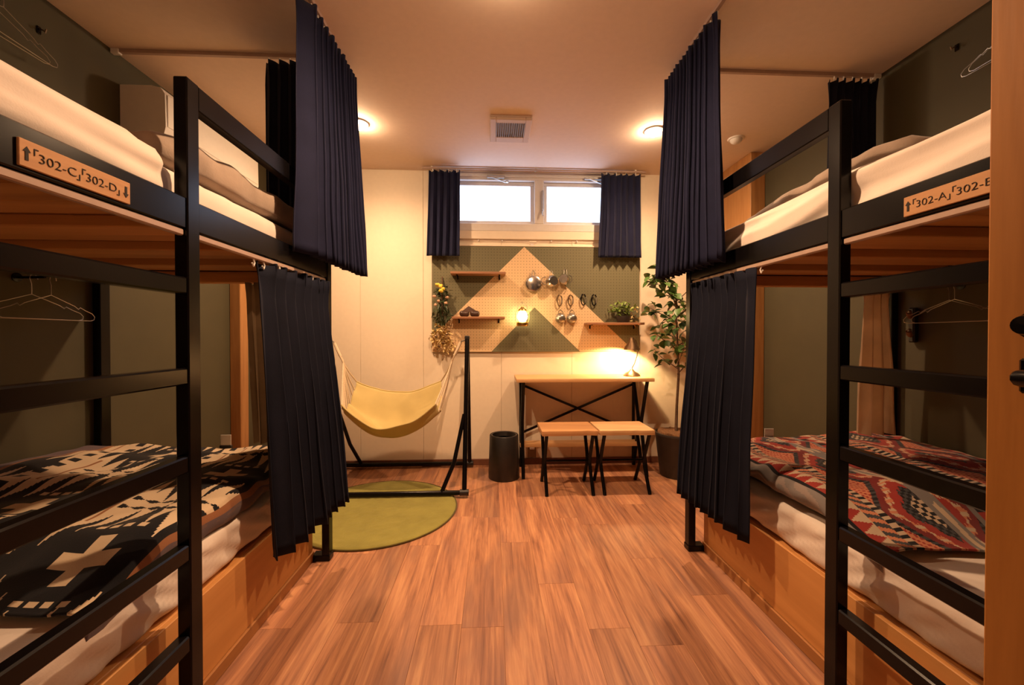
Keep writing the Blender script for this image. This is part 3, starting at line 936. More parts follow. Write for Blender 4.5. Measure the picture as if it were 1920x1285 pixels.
# ------------------------------------------------------------------ wire hangers and hooks
def hanger(x, yc, ztop, label, group, tilt=0.0, mirror=1, half=.195):
    t = thing('wire_hanger', (x, yc, ztop), label, 'hanger', group)
    M = Matrix.Translation((x, yc, ztop)) @ Matrix.Rotation(tilt, 4, 'Z')
    def W(y, z, dx=0): return tuple(M @ Vector((dx, y, z)))
    hook = [W(.022 * mirror, -.015), W(.020 * mirror, -.003), W(.010 * mirror, .004), W(-.002 * mirror, 0), W(-.006 * mirror, -.015), W(0, -.035), W(0, -.075)]
    obj('hook', MB().tube(hook, .0015, 6), 'wire', t, True)
    arm = []
    for s in (1, -1):
        seq = [(0, -.075), (.10, -.112), (.118, -.124), (.126, -.116), (.150, -.128), (half - .012, -.140), (half, -.153), (half - .003, -.166), (half - .02, -.172)]
        pts = [W(s * a, b) for a, b in seq]
        arm.append(pts)
    loop = arm[0] + arm[1][::-1]
    obj('frame', MB().tube(loop[:-1], .0015, 6, closed=True), 'wire', t, True)
GH = 'steel wire coat hangers'
hanger(XL + .055, 1.645, 1.340, 'thin wire hanger hanging nearest the wall under the left upper bunk', GH, .0)
hanger(XL + .085, 1.685, 1.340, 'thin wire hanger hanging in front of its twin under the left upper bunk', GH, .10)
hanger(XR - .055, 1.665, 1.335, 'thin wire hanger hanging nearest the wall under the right upper bunk', GH, .0, -1)
hanger(XR - .085, 1.620, 1.335, 'thin wire hanger hanging in front of its twin under the right upper bunk', GH, -.10, -1)
hanger(XL + .050, 1.53, 2.375, 'thin wire hanger on the dark wall above the left upper bunk', GH, .0)
hanger(XL + .075, 1.55, 2.375, 'thin wire hanger in front of another on the dark wall above the left bunk', GH, .08)
hanger(XR - .050, 1.44, 2.385, 'thin wire hanger on the dark wall above the right upper bunk', GH, .0, -1)
hanger(XR - .075, 1.405, 2.385, 'thin wire hanger in front of another on the dark wall above the right bunk', GH, -.08, -1)

def hook(x, y, z, sg, label):
    t = thing('wall_hook', (x, y, z), label, 'hook', 'black wall hooks')
    obj('plate', MB().box(x, x + sg * .006, y - .008, y + .008, z - .015, z + .015, .002), 'black_metal', t)
    obj('prong', MB().tube([(x + sg * .006, y, z + .004), (x + sg * .02, y, z), (x + sg * .028, y, z - .010), (x + sg * .032, y, z + .004)], .003, 8), 'bronze', t, True)
hook(XL, 1.73, 2.352, 1, 'small dark hook high on the wall above the left bunk')
hook(XR, 1.69, 2.388, -1, 'small dark hook high on the wall above the right bunk')
for yy, nm, sx, xx, zz in ((1.53, 'the wire hangers above the left upper bunk', 1, XL, 2.372), (1.43, 'the wire hangers above the right upper bunk', -1, XR, 2.382),
                       (1.645, 'the wire hangers under the left upper bunk', 1, XL, 1.330), (1.665, 'the wire hangers under the right upper bunk', -1, XR, 1.325)):
    t = thing('hanger_bar', (xx, yy, zz), 'short dark wall bar carrying ' + nm, 'hook', 'short hanger bars')
    obj('bar', MB().tube([(xx + sx * .003, yy, zz), (xx + sx * .105, yy, zz + .002)], .005, 8), 'black_metal', t, True)
    obj('rose', MB().lathe([(.018, 0), (.018, .004), (0, .006)], (xx, yy, zz), 14, M=Matrix.Rotation(sx * PI / 2, 4, 'Y')), 'black_metal', t)

br = thing('clip_bracket', (XR - .03, 1.85, 1.07), 'black clip bracket with two wooden pegs beside the beige curtain', 'bracket')
obj('backplate', MB().box(XR - .030, XR - .0005, 1.835, 1.865, 1.07, 1.24, .006), 'black_plastic', br)
for zz in (1.195, 1.105):
    p = obj('peg', MB().tube([(XR - .030, 1.850, zz), (XR - .045, 1.842, zz + .005), (XR - .058, 1.833, zz + .02)], .011, 10), 'shelf_wood', br, True)
    obj('peg_tip', MB().tube([(XR - .058, 1.833, zz + .02), (XR - .064, 1.822, zz + .028)], .006, 8), 'dull_steel', p, True)

# ------------------------------------------------------------------ air conditioner on the left wall
ac = thing('air_conditioner', (XL, 2.45, 2.07), 'white wall air conditioner above the foot of the left upper bunk', 'air conditioner')
prof = [(0, 2.355), (.150, 2.355), (.195, 2.345), (.215, 2.315), (.218, 2.15), (.205, 2.10), (.150, 2.075), (0, 2.070)]
mb = MB()
n = len(prof)
ya, yb = 2.085, 2.875
mb.add([(XL + .0015 + p[0], ya, p[1]) for p in prof] + [(XL + .0015 + p[0], yb, p[1]) for p in prof],
       [tuple(range(n)), tuple(range(n, 2 * n))] + [(i, (i + 1) % n, (i + 1) % n + n, i + n) for i in range(n)])
obj('casing', mb, 'white_plastic', ac, True, 30)
obj('front_panel', MB().box(XL + .2185, XL + .2225, ya + .01, yb - .01, 2.155, 2.315, .002), 'white_plastic', ac)
obj('louvre', MB().bar((XL + .185, ya + .04, 2.089), (XL + .185, yb - .04, 2.089), .05, .004, up=(.4, 0, 1)), 'white_plastic', ac)

# ------------------------------------------------------------------ pegboard with mountain print, shelves and gear
PBY = YB - .022
pb = thing('pegboard', (.377, PBY, .97), 'large pegboard painted with tan and green mountains above the desk', 'pegboard')
obj('board', MB().box(-.512, 1.265, PBY, YB - .001, .968, 1.862, .002), 'peg_green', pb)
def clipz(poly): return poly
big = [(.267, 1.860), (-.512, 1.085), (-.512, .970), (-.07, .970), (1.224, .970)]
big = [(.267, 1.860), (-.512, 1.092), (-.512, .970), (1.222, .970)]
obj('painted_mountain', MB().prism(big, PBY - .0012, PBY - .0002), 'peg_tan', pb)
obj('painted_mountain', MB().prism([(.354, 1.347), (-.012, .970), (.747, .970)], PBY - .0024, PBY - .0012), 'peg_green', pb)
obj('edge_strip', MB().box(-.512, 1.265, PBY - .004, YB - .001, 1.863, 1.872, .001), 'wall_cream', pb)

def shelf(x0, x1, z, label):
    t = thing('wall_shelf', ((x0 + x1) / 2, PBY - .003, z), label, 'shelf', 'small wooden pegboard shelves')
    obj('board', MB().box(x0, x1, PBY - .125, PBY - .0035, z - .018, z, .002), 'shelf_wood', t)
    for xx in (x0 + .05, x1 - .05): obj('bracket', MB().box(xx - .006, xx + .006, PBY - .09, PBY - .0035, z - .023, z - .0185, .001).box(xx - .006, xx + .006, PBY - .008, PBY - .0035, z - .05, z - .0235, .001), 'black_metal', t)
shelf(-.345, .105, 1.628, 'small wooden shelf at the upper left of the pegboard')
shelf(-.333, .100, 1.262, 'small wooden shelf at the lower left of the pegboard holding a dark ornament')
shelf(.780, 1.262, 1.215, 'small wooden shelf at the right of the pegboard holding a green plant')

# dark ornament on the lower left shelf
t = thing('shelf_ornament', (-.19, PBY - .06, 1.262), 'small dark brown glossy ornament with two rounded fronts on the lower shelf', 'ornament')
for dx in (-.045, .042):
    obj('rounded_front', rbox(-.19 + dx - .040, -.19 + dx + .040, PBY - .115, PBY - .025, 1.2625, 1.312, .024, (8, 8, 6)), 'dark_leather', t, True, 180)
obj('peaked_top', MB().add([(-.26, PBY - .10, 1.300), (-.12, PBY - .10, 1.300), (-.12, PBY - .03, 1.300), (-.26, PBY - .03, 1.300), (-.20, PBY - .065, 1.352)],
    [(0, 1, 4), (1, 2, 4), (2, 3, 4), (3, 0, 4), (3, 2, 1, 0)]), 'dark_leather', t)

# lantern
lx, ly, lz = .245, PBY - .085, 1.185
t = thing('camping_lantern', (lx, ly, lz), 'small glowing camping lantern hanging in the middle of the pegboard', 'lantern')
obj('tank', MB().lathe([(0, 0), (.045, 0), (.05, .008), (.048, .028), (.034, .040), (0, .042)], (lx, ly, lz), 20), 'brass', t, True)
obj('globe', MB().lathe([(.026, .042), (.040, .062), (.043, .082), (.036, .106), (.024, .122)], (lx, ly, lz), 20), 'lantern_glow', t, True)
obj('chimney', MB().lathe([(.026, .122), (.034, .126), (.030, .140), (.016, .150), (.012, .160), (0, .162)], (lx, ly, lz), 18), 'brass', t, True)
for a in (0, PI):
    obj('guard', MB().tube([(lx + .044 * math.cos(a), ly, lz + .02), (lx + .056 * math.cos(a), ly, lz + .05), (lx + .056 * math.cos(a), ly, lz + .11), (lx + .03 * math.cos(a), ly, lz + .138)], .003, 6), 'brass', t, True)
obj('bail', MB().tube([(lx - .05, ly, lz + .11), (lx - .042, ly + .01, lz + .16), (lx, ly + .03, lz + .195), (lx + .042, ly + .01, lz + .16), (lx + .05, ly, lz + .11)], .0018, 6), 'dull_steel', t, True)
obj('peg_hook', MB().tube([(lx, PBY - .004, lz + .205), (lx, PBY - .05, lz + .192), (lx, PBY - .062, lz + .205)], .0025, 6), 'dull_steel', t, True)
ld = bpy.data.lights.new('lantern_lamp', 'POINT'); ld.energy = LANTERN_W; ld.color = (1, .66, .25); ld.shadow_soft_size = .03
lo = bpy.data.objects.new('lamp', ld); COL.objects.link(lo); lo.parent = t; lo.location = (0, -.055, .085)

# cookware
RX = Matrix.Rotation(PI / 2, 4, 'X')
def pan(x, z, r, depth, label, name, tiltz=0.0, handle=True):
    y = PBY - .008 - r * abs(math.sin(tiltz))
    t = thing(name, (x, y, z), label, 'cookware', 'steel camping cookware on the pegboard')
    M = Matrix.Rotation(tiltz, 4, 'Z') @ RX
    obj('body', MB().lathe([(0, depth), (r * .75, depth), (r * .93, depth * .82), (r, 0), (r * .96, .002), (r * .88, depth * .75), (0, depth * .88)], (x, y, z), 26, M=M), 'steel', t, True)
    if handle:
        obj('handle', MB().tube([(x - .012, y - depth * .5, z + r * .9), (x - .010, y - depth * .4, z + r + .035), (x + .010, y - depth * .4, z + r + .035), (x + .012, y - depth * .5, z + r * .9)], .0028, 6), 'dull_steel', t, True)
    obj('peg_hook', MB().tube([(x, PBY - .004, z + r + .045), (x, PBY - .04, z + r + .03), (x, PBY - .05, z + r + .042)], .0022, 6), 'dull_steel', t, True)
    return t
pan(.343, 1.545, .070, .035, 'round steel pan hanging leftmost in the row of camping cookware', 'hanging_pan')
t = pan(.490, 1.565, .050, .055, 'pale steel mug hanging in the middle of the row of camping cookware', 'hanging_mug', .35)
obj('side_handle', MB().tube([(.445, PBY - .05, 1.60), (.415, PBY - .05, 1.59), (.408, PBY - .05, 1.56), (.43, PBY - .05, 1.535), (.45, PBY - .05, 1.535)], .0035, 6), 'steel', t, True)
t = pan(.610, 1.580, .046, .065, 'dark steel mug hanging rightmost in the row of camping cookware', 'hanging_mug', -.35)
obj('side_handle', MB().tube([(.635, PBY - .06, 1.615), (.66, PBY - .06, 1.605), (.665, PBY - .06, 1.57), (.645, PBY - .06, 1.545)], .0035, 6), 'steel', t, True)
def carabiner(x, z, m, label):
    y = PBY - .02
    t = thing('carabiner', (x, y, z), label, 'carabiner', 'carabiners on the pegboard')
    pts = []
    for k in range(20):
        a = 2 * PI * k / 20
        pts.append((x + .021 * math.cos(a) * (1 + .18 * math.sin(a)), y, z + .046 * math.sin(a)))
    obj('ring', MB().tube(pts, .0052, 8, closed=True), m, t, True)
    obj('gate', MB().tube([(x + .019, y - .004, z - .028), (x + .021, y - .005, z + .024)], .0045, 8), 'dull_steel', t, True)
    obj('peg_hook', MB().tube([(x, PBY - .004, z + .050), (x, PBY - .03, z + .040), (x, PBY - .036, z + .050)], .0022, 6), 'dull_steel', t, True)
carabiner(.565, 1.405, 'bronze', 'bronze carabiner above the left hanging cup on the pegboard')
carabiner(.660, 1.405, 'bronze', 'bronze carabiner above the right hanging cup on the pegboard')
carabiner(.770, 1.412, 'black_metal', 'black carabiner on the green slope of the pegboard')
carabiner(.862, 1.410, 'black_metal', 'rightmost dark carabiner on the green part of the pegboard')
def cup(x, z, label):
    y = PBY - .014
    t = thing('camping_cup', (x, y, z), label, 'cup', 'dark camping cups on the pegboard')
    M = Matrix.Rotation(.25, 4, 'Z') @ Matrix.Rotation(PI / 2 + .15, 4, 'X')
    obj('bowl', MB().lathe([(0, .050), (.024, .050), (.034, .042), (.044, 0), (.042, .001), (.031, .038), (0, .044)], (x, y, z), 22, M=M), 'dull_steel', t, True)
    obj('handle', MB().tube([(x - .018, y - .012, z + .032), (x - .014, y - .015, z + .060), (x + .006, y - .016, z + .068), (x + .022, y - .014, z + .050), (x + .024, y - .012, z + .030)], .003, 6), 'dull_steel', t, True)
    obj('peg_hook', MB().tube([(x, PBY - .004, z + .076), (x, PBY - .03, z + .062), (x, PBY - .036, z + .072)], .0022, 6), 'dull_steel', t, True)
cup(.572, 1.255, 'dark metal cup hanging to the left of its twin on the pegboard')
cup(.668, 1.255, 'dark metal cup hanging nearest the right shelf on the pegboard')

# ------------------------------------------------------------------ plants
def leaf_mesh(name, l, w, m, cup_=.15, droop=.25):
    mb = MB()
    rows = [(0, .06), (.2, .7), (.45, 1.0), (.7, .75), (.9, .3), (1.0, .02)]
    vs = []
    for t_, ww in rows:
        z = -droop * l * t_ * t_
        vs += [(-w / 2 * ww, l * t_, z + cup_ * w * ww), (0, l * t_, z), (w / 2 * ww, l * t_, z + cup_ * w * ww)]
    fs = []
    for i in range(len(rows) - 1):
        fs += [(i * 3, i * 3 + 1, i * 3 + 4, i * 3 + 3), (i * 3 + 1, i * 3 + 2, i * 3 + 5, i * 3 + 4)]
    mb.add(vs, fs)
    return mb, mesh_of(mb, name, m, True, 180)

def leaf_matrix(pos, az, pitch, roll, s):
    return Matrix.Translation(pos) @ Matrix.Rotation(az, 4, 'Z') @ Matrix.Rotation(pitch, 4, 'X') @ Matrix.Rotation(roll, 4, 'Y') @ Matrix.Scale(s, 4)

def tree():
    bx, by = 1.46, 3.08
    t = thing('potted_tree', (bx, by, 0), 'leafy small tree in a black pot standing between desk and right bed', 'plant')
    obj('pot', MB().lathe([(0, 0), (.125, 0), (.13, .01), (.165, .32), (.170, .325), (.170, .34), (.156, .34), (.152, .28), (0, .28)], (bx, by, 0), 32), 'pot_black', t, True)
    obj('bark_chips', rbox(bx - .15, bx + .15, by - .15, by + .15, .281, .352, .03, (14, 14, 3), .012, 30, 2.0,
        lambda p: Vector((bx + (p.x - bx) * (.148 / max(.148, math.hypot(p.x - bx, p.y - by))), by + (p.y - by) * (.148 / max(.148, math.hypot(p.x - bx, p.y - by))), p.z))), 'soil', t, True, 60)
    tr = [(bx - .01, by, .33), (bx, by + .01, .55), (bx + .012, by + .005, .8), (bx + .0, by, 1.0), (bx - .01, by, 1.25), (bx - .02, by, 1.5)]
    obj('trunk', MB().tube(tr, [.013, .011, .010, .008, .006, .003], 8), 'bark', t, True)
    rng = random.Random(3)
    tips = []
    for i in range(15):
        z0 = .80 + .045 * i
        az = i * 2.4
        ln = .13 + .10 * rng.random()
        p0 = Vector((bx, by, z0))
        pts = [p0]
        for k_ in (1, 2, 3):
            f = k_ / 3
            pts.append(p0 + Vector((math.cos(az) * ln * f, math.sin(az) * ln * f * .8, .12 * f + .03 * rng.random())))
        obj('branch', MB().tube(pts, [.005, .004, .003, .0015], 6), 'bark', t, True)
        tips += [(pts[1].lerp(pts[2], .5), az), (pts[2], az), (pts[3], az), (pts[2].lerp(pts[3], .5), az)]
    # long arching branch towards the pegboard
    arch = [(bx - .02, by, 1.35), (bx - .09, by - .02, 1.52), (bx - .16, by - .03, 1.60), (bx - .20, by - .03, 1.56)]
    obj('branch', MB().tube(arch, [.004, .003, .002, .0015], 6), 'bark', t, True)
    tips += [(Vector(q), PI) for q in arch[1:]] * 3
    _, me = leaf_mesh('leaf', .078, .058, 'leaf_green')
    n = 0
    while n < 290:
        p, az = tips[n % len(tips)] if n < 2 * len(tips) else rng.choice(tips)
        q = Vector(p) + Vector((rng.uniform(-.05, .05), rng.uniform(-.05, .05), rng.uniform(-.05, .05)))
        o = bpy.data.objects.new('leaf', me); COL.objects.link(o); o.parent = t
        o.matrix_parent_inverse = Matrix.Translation((-bx, -by, 0))
        o.matrix_basis = leaf_matrix(q, rng.uniform(0, 2 * PI), rng.uniform(-.9, .5), rng.uniform(-.6, .6), rng.uniform(.65, 1.1))
        n += 1
tree()

def leafcloud(mb, centre, rad, n, l, w, rng, up=.3, spread=1.0):
    base, _ = LEAFMB[(l, w)] if (l, w) in LEAFMB else LEAFMB.setdefault((l, w), leaf_mesh('tmp', l, w, 'leaf_green'))
    for _i in range(n):
        while True:
            d = Vector((rng.uniform(-1, 1), rng.uniform(-1, 1), rng.uniform(-1, 1)))
            if d.length < 1: break
        p = Vector(centre) + Vector((d.x * rad[0], d.y * rad[1], d.z * rad[2]))
        M = leaf_matrix(p, rng.uniform(0, 2 * PI), rng.uniform(up - .8, up + .8), rng.uniform(-.7, .7), rng.uniform(.6, 1.15))
        pts = [M @ Vector(v_) for v_ in base.v]
        mb.add([(q.x, min(q.y, PBY - .004), q.z) for q in pts], base.f)
LEAFMB = {}
rng = random.Random(21)
# plant on the right shelf
px, py, pz = 1.10, PBY - .065, 1.2155
t = thing('shelf_plant', (px, py, pz), 'bushy bright green plant in a dark bowl on the right pegboard shelf', 'plant')
obj('bowl', MB().lathe([(0, 0), (.045, 0), (.058, .03), (.062, .055), (.055, .055), (.05, .045), (0, .045)], (px, py, pz), 22), 'pot_black', t, True)
mb = MB(); leafcloud(mb, (px - .01, py, pz + .115), (.12, .055, .055), 90, .055, .016, rng, .5)
o = obj('foliage', mb, 'leaf_light', t, True, 180); o['kind'] = 'stuff'
mb = MB(); leafcloud(mb, (px + .10, py - .005, pz + .06), (.05, .05, .08), 34, .035, .012, rng, -.2)
o = obj('trailing_foliage', mb, 'dried_straw', t, True, 180); o['kind'] = 'stuff'

# hanging greenery with yellow flowers at the left edge of the pegboard
hx, hy = -.425, PBY - .05
t = thing('hanging_bouquet', (hx, hy, 1.25), 'hanging green bouquet with yellow flowers at the left edge of the pegboard', 'plant')
obj('stems', MB().tube([(hx, PBY - .004, 1.60), (hx + .01, hy + .01, 1.50), (hx, hy, 1.40), (hx + .01, hy, 1.26)], .006, 6).tube([(hx, hy, 1.48), (hx + .05, hy, 1.40), (hx + .05, hy, 1.30)], .003, 6), 'bark', t, True)
for (fx, fz) in ((-.03, 1.525), (-.005, 1.515), (.015, 1.490), (.0, 1.475)):
    obj('flower', rbox(hx + fx - .018, hx + fx + .018, hy - .045, hy - .012, fz - .014, fz + .014, .012, (6, 6, 5), .006, 60, fx * 40), 'flower_yellow', t, True, 180)
for (fx, fz) in ((-.055, 1.43), (.05, 1.42), (-.02, 1.39), (.04, 1.375), (-.045, 1.36)):
    obj('flower', rbox(hx + fx - .013, hx + fx + .013, hy - .04, hy - .015, fz - .010, fz + .010, .009, (5, 5, 4), .005, 60, fx * 30), 'flower_pink', t, True, 180)
mb = MB(); leafcloud(mb, (hx, hy, 1.46), (.06, .04, .09), 60, .045, .016, rng, -.2)
leafcloud(mb, (hx + .01, hy, 1.31), (.085, .045, .11), 120, .055, .014, rng, -.5)
o = obj('foliage', mb, 'leaf_dark', t, True, 180); o['kind'] = 'stuff'
t = thing('dried_flowers', (hx + .01, hy, .98), 'bunch of straw coloured dried flowers low on the left side of the pegboard', 'dried flowers')
obj('stems', MB().tube([(hx, PBY - .004, 1.20), (hx, hy, 1.17), (hx + .01, hy, 1.05)], .007, 6), 'dried_straw', t, True)
mb = MB(); leafcloud(mb, (hx - .01, hy, 1.10), (.085, .04, .10), 130, .040, .020, rng, .0); leafcloud(mb, (hx + .05, hy, 1.04), (.06, .04, .07), 60, .040, .018, rng, -.3)
o = obj('petals', mb, 'dried_straw', t, True, 180); o['kind'] = 'stuff'
for (fx, fz) in ((-.04, 1.10), (.02, 1.045), (.05, 1.12), (-.015, 1.02)):
    obj('seed_head', rbox(hx + fx - .012, hx + fx + .012, hy - .055, hy - .032, fz - .012, fz + .012, .010, (5, 5, 5), .004, 60, fx * 30), 'bronze', t, True, 180)

# ------------------------------------------------------------------ desk, lamp, stools
dk = thing('desk', (.72, 3.2, 0), 'narrow wooden desk with black steel legs under the pegboard', 'desk')
def tabletop(x0, x1, y0, y1, z0, z1, seed, wav=.008):
    def f(p):
        if p.y < y0 + .06: p.y += wav * nz(p.x * 7, seed) + wav * .5 * nz(p.x * 19, seed)
        return p
    return rbox(x0, x1, y0, y1, z0, z1, .006, (40, 8, 3), 0, 1, 0, f)
obj('top', tabletop(.180, 1.255, 3.02, 3.375, .746, .776, 3.3), 'table_wood', dk, True, 50)
for xx in (.235, 1.205):
    obj('leg', MB().tube([(xx, 3.05, .745), (xx, 3.17, .42), (xx, 3.165, .34), (xx, 3.05, .0)], .014, 10), 'black_metal', dk, True)
    obj('leg', MB().tube([(xx, 3.355, .745), (xx, 3.235, .42), (xx, 3.24, .34), (xx, 3.345, .0)], .014, 10), 'black_metal', dk, True)
    obj('leg', MB().tube([(xx, 3.355, .745), (xx, 3.355, .0)], .013, 10), 'black_metal', dk, True)
obj('cross_brace', MB().bar((.245, 3.36, .69), (1.195, 3.36, .285), .008, .02), 'black_metal', dk)
obj('cross_brace', MB().bar((1.195, 3.352, .69), (.245, 3.352, .285), .008, .02), 'black_metal', dk)
obj('lower_shelf', tabletop(.222, 1.218, 3.24, 3.34, .188, .222, 5.5, .003), 'table_wood', dk, True, 50)

wood('stool_dark', (0.34, 0.165, 0.07), (0.58, 0.31, 0.135), 'X', rough=0.5, freq=11, rndv=0.04)
wood('stool_light', (0.50, 0.29, 0.135), (0.74, 0.47, 0.24), 'X', rough=0.5, freq=11, rndv=0.04)
def stool(x0, x1, label, seed, m):
    y0, y1 = 2.70, 3.00
    t = thing('stool', ((x0 + x1) / 2, 2.85, 0), label, 'stool', 'wooden stools with black bent legs')
    obj('seat', tabletop(x0, x1, y0, y1, .414, .450, seed, .014), m, t, True, 50)
    for xx in (x0 + .035, x1 - .035):
        obj('leg', MB().tube([(xx, y0 + .02, .413), (xx, y0 + .10, .25), (xx, y0 + .115, .20), (xx, y0 + .10, .16), (xx, y0 + .005, 0)], .0125, 10), 'black_metal', t, True)
        obj('leg', MB().tube([(xx, y1 - .02, .413), (xx, y1 - .10, .25), (xx, y1 - .115, .20), (xx, y1 - .10, .16), (xx, y1 - .005, 0)], .0125, 10), 'black_metal', t, True)
    obj('stretcher', MB().tube([(x0 + .035, 2.85, .20), (x1 - .035, 2.85, .20)], .008, 8), 'black_metal', t, True)
stool(.335, .728, 'wooden stool with black legs on the left, beside the waste bin', 2.2, 'stool_dark')
stool(.738, 1.125, 'wooden stool with black legs on the right, nearest the potted tree', 6.6, 'stool_light')

lx, ly, lz = 1.135, 3.20, .7765
lm = thing('desk_lamp', (lx, ly, lz), 'small lit desk lamp with cone base on the right end of the desk', 'lamp')
obj('base', MB().lathe([(0, 0), (.066, 0), (.068, .006), (.052, .024), (.028, .036), (.012, .052), (.005, .062), (0, .064)], (lx, ly, lz), 26), 'bronze', lm, True)
arm = [(lx, ly, lz + .06), (lx + .022, ly, lz + .10), (lx + .045, ly + .0, lz + .17), (lx + .045, ly, lz + .26), (lx + .03, ly, lz + .295), (lx, ly, lz + .30)]
obj('arm', MB().tube(arm, .0035, 8), 'bronze', lm, True)
obj('shade', MB().lathe([(.008, .315), (.018, .312), (.026, .280), (.058, .235), (.066, .215), (.064, .215), (.055, .235), (.022, .278), (.006, .300)], (lx, ly, lz), 28), 'bronze', lm, True)
obj('bulb', MB().lathe([(0, .218), (.014, .222), (.022, .238), (.018, .256), (.010, .270), (0, .272)], (lx, ly, lz), 16), 'lamp_glow', lm, True)
ld = bpy.data.lights.new('desk_lamp_light', 'SPOT'); ld.energy = LAMP_W * 2.2; ld.color = (1, .64, .28); ld.shadow_soft_size = .02
ld.spot_size = math.radians(150); ld.spot_blend = .25
lo = bpy.data.objects.new('lamp', ld); COL.objects.link(lo); lo.parent = lm; lo.location = (-.028, .03, .208); lo.rotation_euler = (math.radians(22), math.radians(12), 0)

# waste bin
wbn = thing('waste_bin', (.087, 3.10, 0), 'plain black round waste bin left of the desk', 'bin')
obj('body', MB().lathe([(0, 0), (.118, 0), (.122, .006), (.112, .33), (.108, .336), (.104, .33), (.104, .03), (0, .03)], (.087, 3.10, 0), 36), 'black_plastic', wbn, True)
obj('inner_ring', MB().lathe([(.088, .300), (.100, .302), (.1035, .3355), (.092, .334), (.088, .300)], (.087, 3.10, 0), 36), 'pot_black', wbn, True)

# outlet under desk
ol = thing('power_outlet', (.335, YB, .17), 'white wall outlet with plug under the desk', 'outlet')
obj('plate', MB().box(.30, .37, YB - .008, YB, .06, .175, .002), 'bronze', ol)
obj('plug', MB().box(.315, .355, YB - .04, YB - .008, .135, .165, .005), 'white_plastic', ol)

# ------------------------------------------------------------------ rug
rg = thing('round_rug', (-.722, 2.545, 0), 'round moss green rug on the floor under the hammock', 'rug')
rr = .487
def rugf():
    mb = MB(); n = 96; rings = 40
    vs = [(-.722, 2.545, .014)]; fs = []
    for i in range(1, rings + 1):
        r = rr * i / rings
        for k_ in range(n):
            a = 2 * PI * k_ / n
            h = .0125 + .003 * nz(r * math.cos(a) * 40, r * math.sin(a) * 40) if i < rings else .004
            vs.append((-.722 + r * math.cos(a), 2.545 + r * math.sin(a), h))
    for k_ in range(n): fs.append((0, 1 + k_, 1 + (k_ + 1) % n))
    for i in range(rings - 1):
        for k_ in range(n):
            fs.append((1 + i * n + k_, 1 + i * n + (k_ + 1) % n, 1 + (i + 1) * n + (k_ + 1) % n, 1 + (i + 1) * n + k_))
    mb.add(vs, fs); return mb
pile = obj('pile', rugf(), 'rug_green', rg, True, 180)
obj('edge_binding', MB().tube([(-.722 + (rr + .001) * math.cos(2 * PI * k_ / 96), 2.545 + (rr + .001) * math.sin(2 * PI * k_ / 96), .0055) for k_ in range(96)], .005, 8, closed=True), 'rug_edge', rg, True)

# ------------------------------------------------------------------ hammock stand and hammock
hs = thing('hammock_stand', (-.72, 3.03, 0), 'black tubular hammock stand in the corner by the left bed', 'hammock stand')
HX0, HX1, HYf, HYb, HYa = -1.24, -.195, 2.715, 3.345, 3.05
for yy in (HYf, HYb):
    zz = .034
    obj('floor_bar', MB().tube([(HX0 - .02, yy, zz), (HX1 + .02, yy, zz)], .0165, 10), 'black_metal', hs, True)
for xx in (HX0, HX1):
    for yy, bx2 in ((HYf, 1), (HYb, -1)):
        lg = obj('leg', MB().tube([(xx, yy, .03), (xx, yy + (HYa - yy) * .25, .30), (xx, HYa + (.016 if yy > HYa else -.016), 1.085)], .0165, 10), 'black_metal', hs, True)
        obj('joint', MB().lathe([(0, -.03), (.022, -.03), (.022, .03), (0, .03)], (xx, yy, .0345), 12, M=Matrix.Rotation(PI / 2, 4, 'Y')), 'black_plastic', lg, True)
    obj('top_cap', MB().box(xx - .018, xx + .018, HYa - .034, HYa + .034, 1.075, 1.105, .006), 'black_plastic', hs)
for (xx, s_, yy) in ((HX1, -1, HYf), (HX0, 1, HYb), (HX0, 1, HYf)):
    f = .50
    top = (xx + s_ * .01, yy + (HYa - yy) * .46, .54)
    mid = (xx + s_ * .075, yy + (HYa - yy) * .16, .22)
    obj('brace', MB().tube([top, mid, (xx + s_ * .155, yy, .034)], .0145, 10), 'black_metal', hs, True)
obj('hook', MB().tube([(HX1 - .015, HYa, 1.075), (HX1 - .045, HYa, 1.06), (HX1 - .05, HYa, 1.04)], .005, 8), 'dull_steel', hs, True)
obj('hook', MB().tube([(HX0 + .015, HYa, 1.075), (HX0 + .045, HYa, 1.06), (HX0 + .05, HYa, 1.04)], .005, 8), 'dull_steel', hs, True)

hm = thing('hammock', (-.72, 3.03, .4), 'mustard yellow fabric hammock hanging by cream ropes from the black stand', 'hammock')
AXL = Vector((HX0 + .05, HYa, 1.04)); AXR = Vector((HX1 - .05, HYa, 1.045))
def sling(u, v):
    # u 0..1 left->right, v 0..1 back->front
    x = -1.07 + u * .66
    y = 3.23 - v * .42
    cu = (2 * u - 1) ** 2
    zend_b, zend_f = .745, .60
    zmid_b, zmid_f = .655, .440
    zb = zmid_b + (zend_b - zmid_b) * cu; zf = zmid_f + (zend_f - zmid_f) * cu
    z = zb + (zf - zb) * v
    belly = .205 - .07 * cu
    z -= belly * math.sin(PI * min(1, v * 1.02)) * (1 - .12 * v)
    if v > .86: z += .015 * (v - .86) / .14
    z += .014 * nz(u * 4, v * 6, 2) + .016 * math.sin((v * 3.2 + .55 * (u - .5)) * 2 * PI) * (.35 + .65 * cu) * math.sin(PI * min(1, max(0, v))) ** .5
    z += .028 * math.exp(-((v - .52 - .25 * (u - .5)) / .05) ** 2) * (1 - .5 * cu) + .020 * math.exp(-((v - .30 + .2 * (u - .5)) / .04) ** 2) * cu
    pinch = 1 - .25 * cu
    y = 3.03 + (y - 3.03) * (1.0 * pinch)
    x += .02 * math.sin(PI * v) * (1 if u > .5 else -1) * cu
    return (x, y, z)
cl = obj('sling', MB().grid(48, 36, sling), 'mustard', hm, True, 180)
solid(cl, .004)
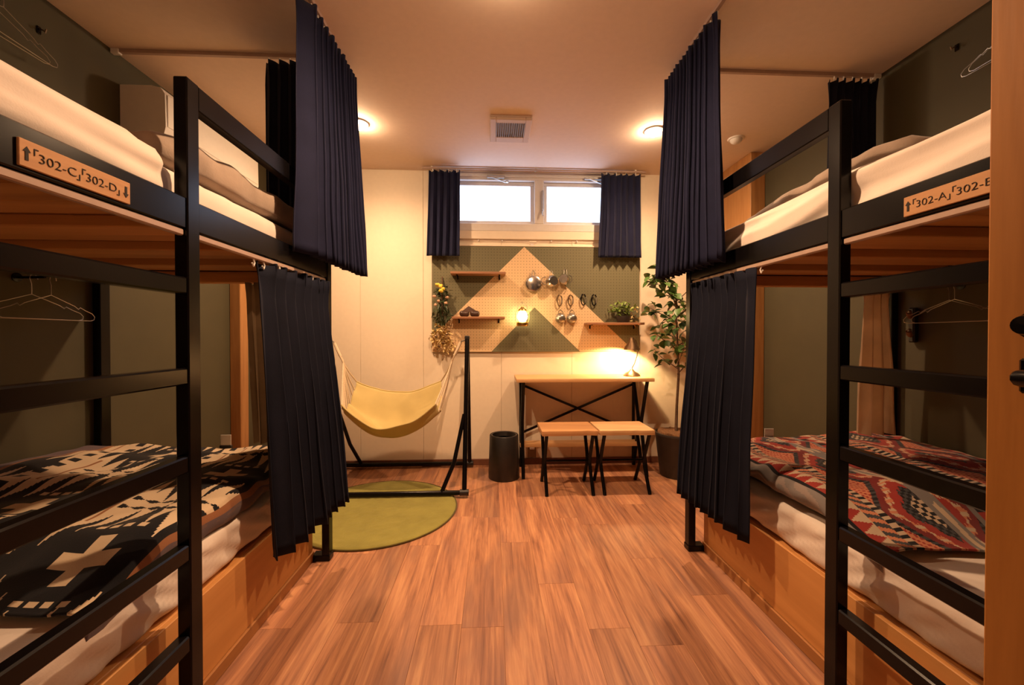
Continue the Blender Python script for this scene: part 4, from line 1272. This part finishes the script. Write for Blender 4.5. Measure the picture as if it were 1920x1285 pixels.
for v_, nm in ((0.0, 'hem'), (1.0, 'hem')):
    obj(nm, MB().tube([sling(i / 30, v_) for i in range(31)], .006, 6), 'mustard', cl, True)
for side, ap in ((0.0, AXL), (1.0, AXR)):
    for i in range(11):
        e = Vector(sling(side, i / 10))
        j = Vector((ap.x + (.06 if side == 0 else -.06), HYa + (i - 5) * .002, ap.z - .12))
        obj('rope', MB().tube([ap + Vector((0, (i - 5) * .001, 0)), j, j.lerp(e, .5) + Vector((0, 0, -.012)), e], .0056, 6), 'rope', hm, True)
    j = Vector((ap.x + (.045 if side == 0 else -.045), HYa, ap.z - .09))
    obj('rope_loop', MB().tube([ap + Vector((0, 0, .01)), j], .011, 8), 'rope', hm, True)

# ------------------------------------------------------------------ the open door at the right
def door():
    fx, fy = .722, .548            # free edge on the aisle face
    hx_, hy_ = .845, -.235
    d = Vector((hx_ - fx, hy_ - fy, 0)).normalized()
    n = Vector((-d.y, d.x, 0))
    if n.x > 0: n = -n              # towards the aisle
    L = math.hypot(hx_ - fx, hy_ - fy)
    M = Matrix(((d.x, n.x, 0, fx), (d.y, n.y, 0, fy), (0, 0, 1, 0), (0, 0, 0, 1)))
    dr = bpy.data.objects.new('door_1', None); COL.objects.link(dr); dr.location = (hx_, hy_, 0); struct(dr)
    obj('leaf', MB().box(0, L, -.036, 0, .008, 2.03, .002, M=M), 'door_wood', dr)
    def T(p): return tuple(M @ Vector(p))
    hd = obj('handle', MB().tube([T((.055, .0005, 1.046)), T((.055, .042, 1.046)), T((.062, .055, 1.046)), T((.085, .060, 1.046)), T((.165, .058, 1.046))], [.011, .010, .011, .010, .008], 10), 'black_metal', dr, True)
    obj('rose', MB().box(.035, .075, .0002, .007, 1.022, 1.070, .003, M=M), 'black_metal', hd)
    kb = obj('thumbturn', MB().lathe([(0, .030), (.012, .029), (.014, .022), (.014, .004), (.020, .003), (.020, 0)], T((.050, .0003, 1.115)), 18, M=M.to_3x3().to_4x4() @ Matrix.Rotation(-PI / 2, 4, 'X')), 'black_metal', dr, True)
    for zz in (.25, 1.0, 1.8):
        obj('hinge', MB().box(L - .004, L + .010, -.02, .004, zz - .05, zz + .05, .002, M=M), 'dull_steel', dr)
door()
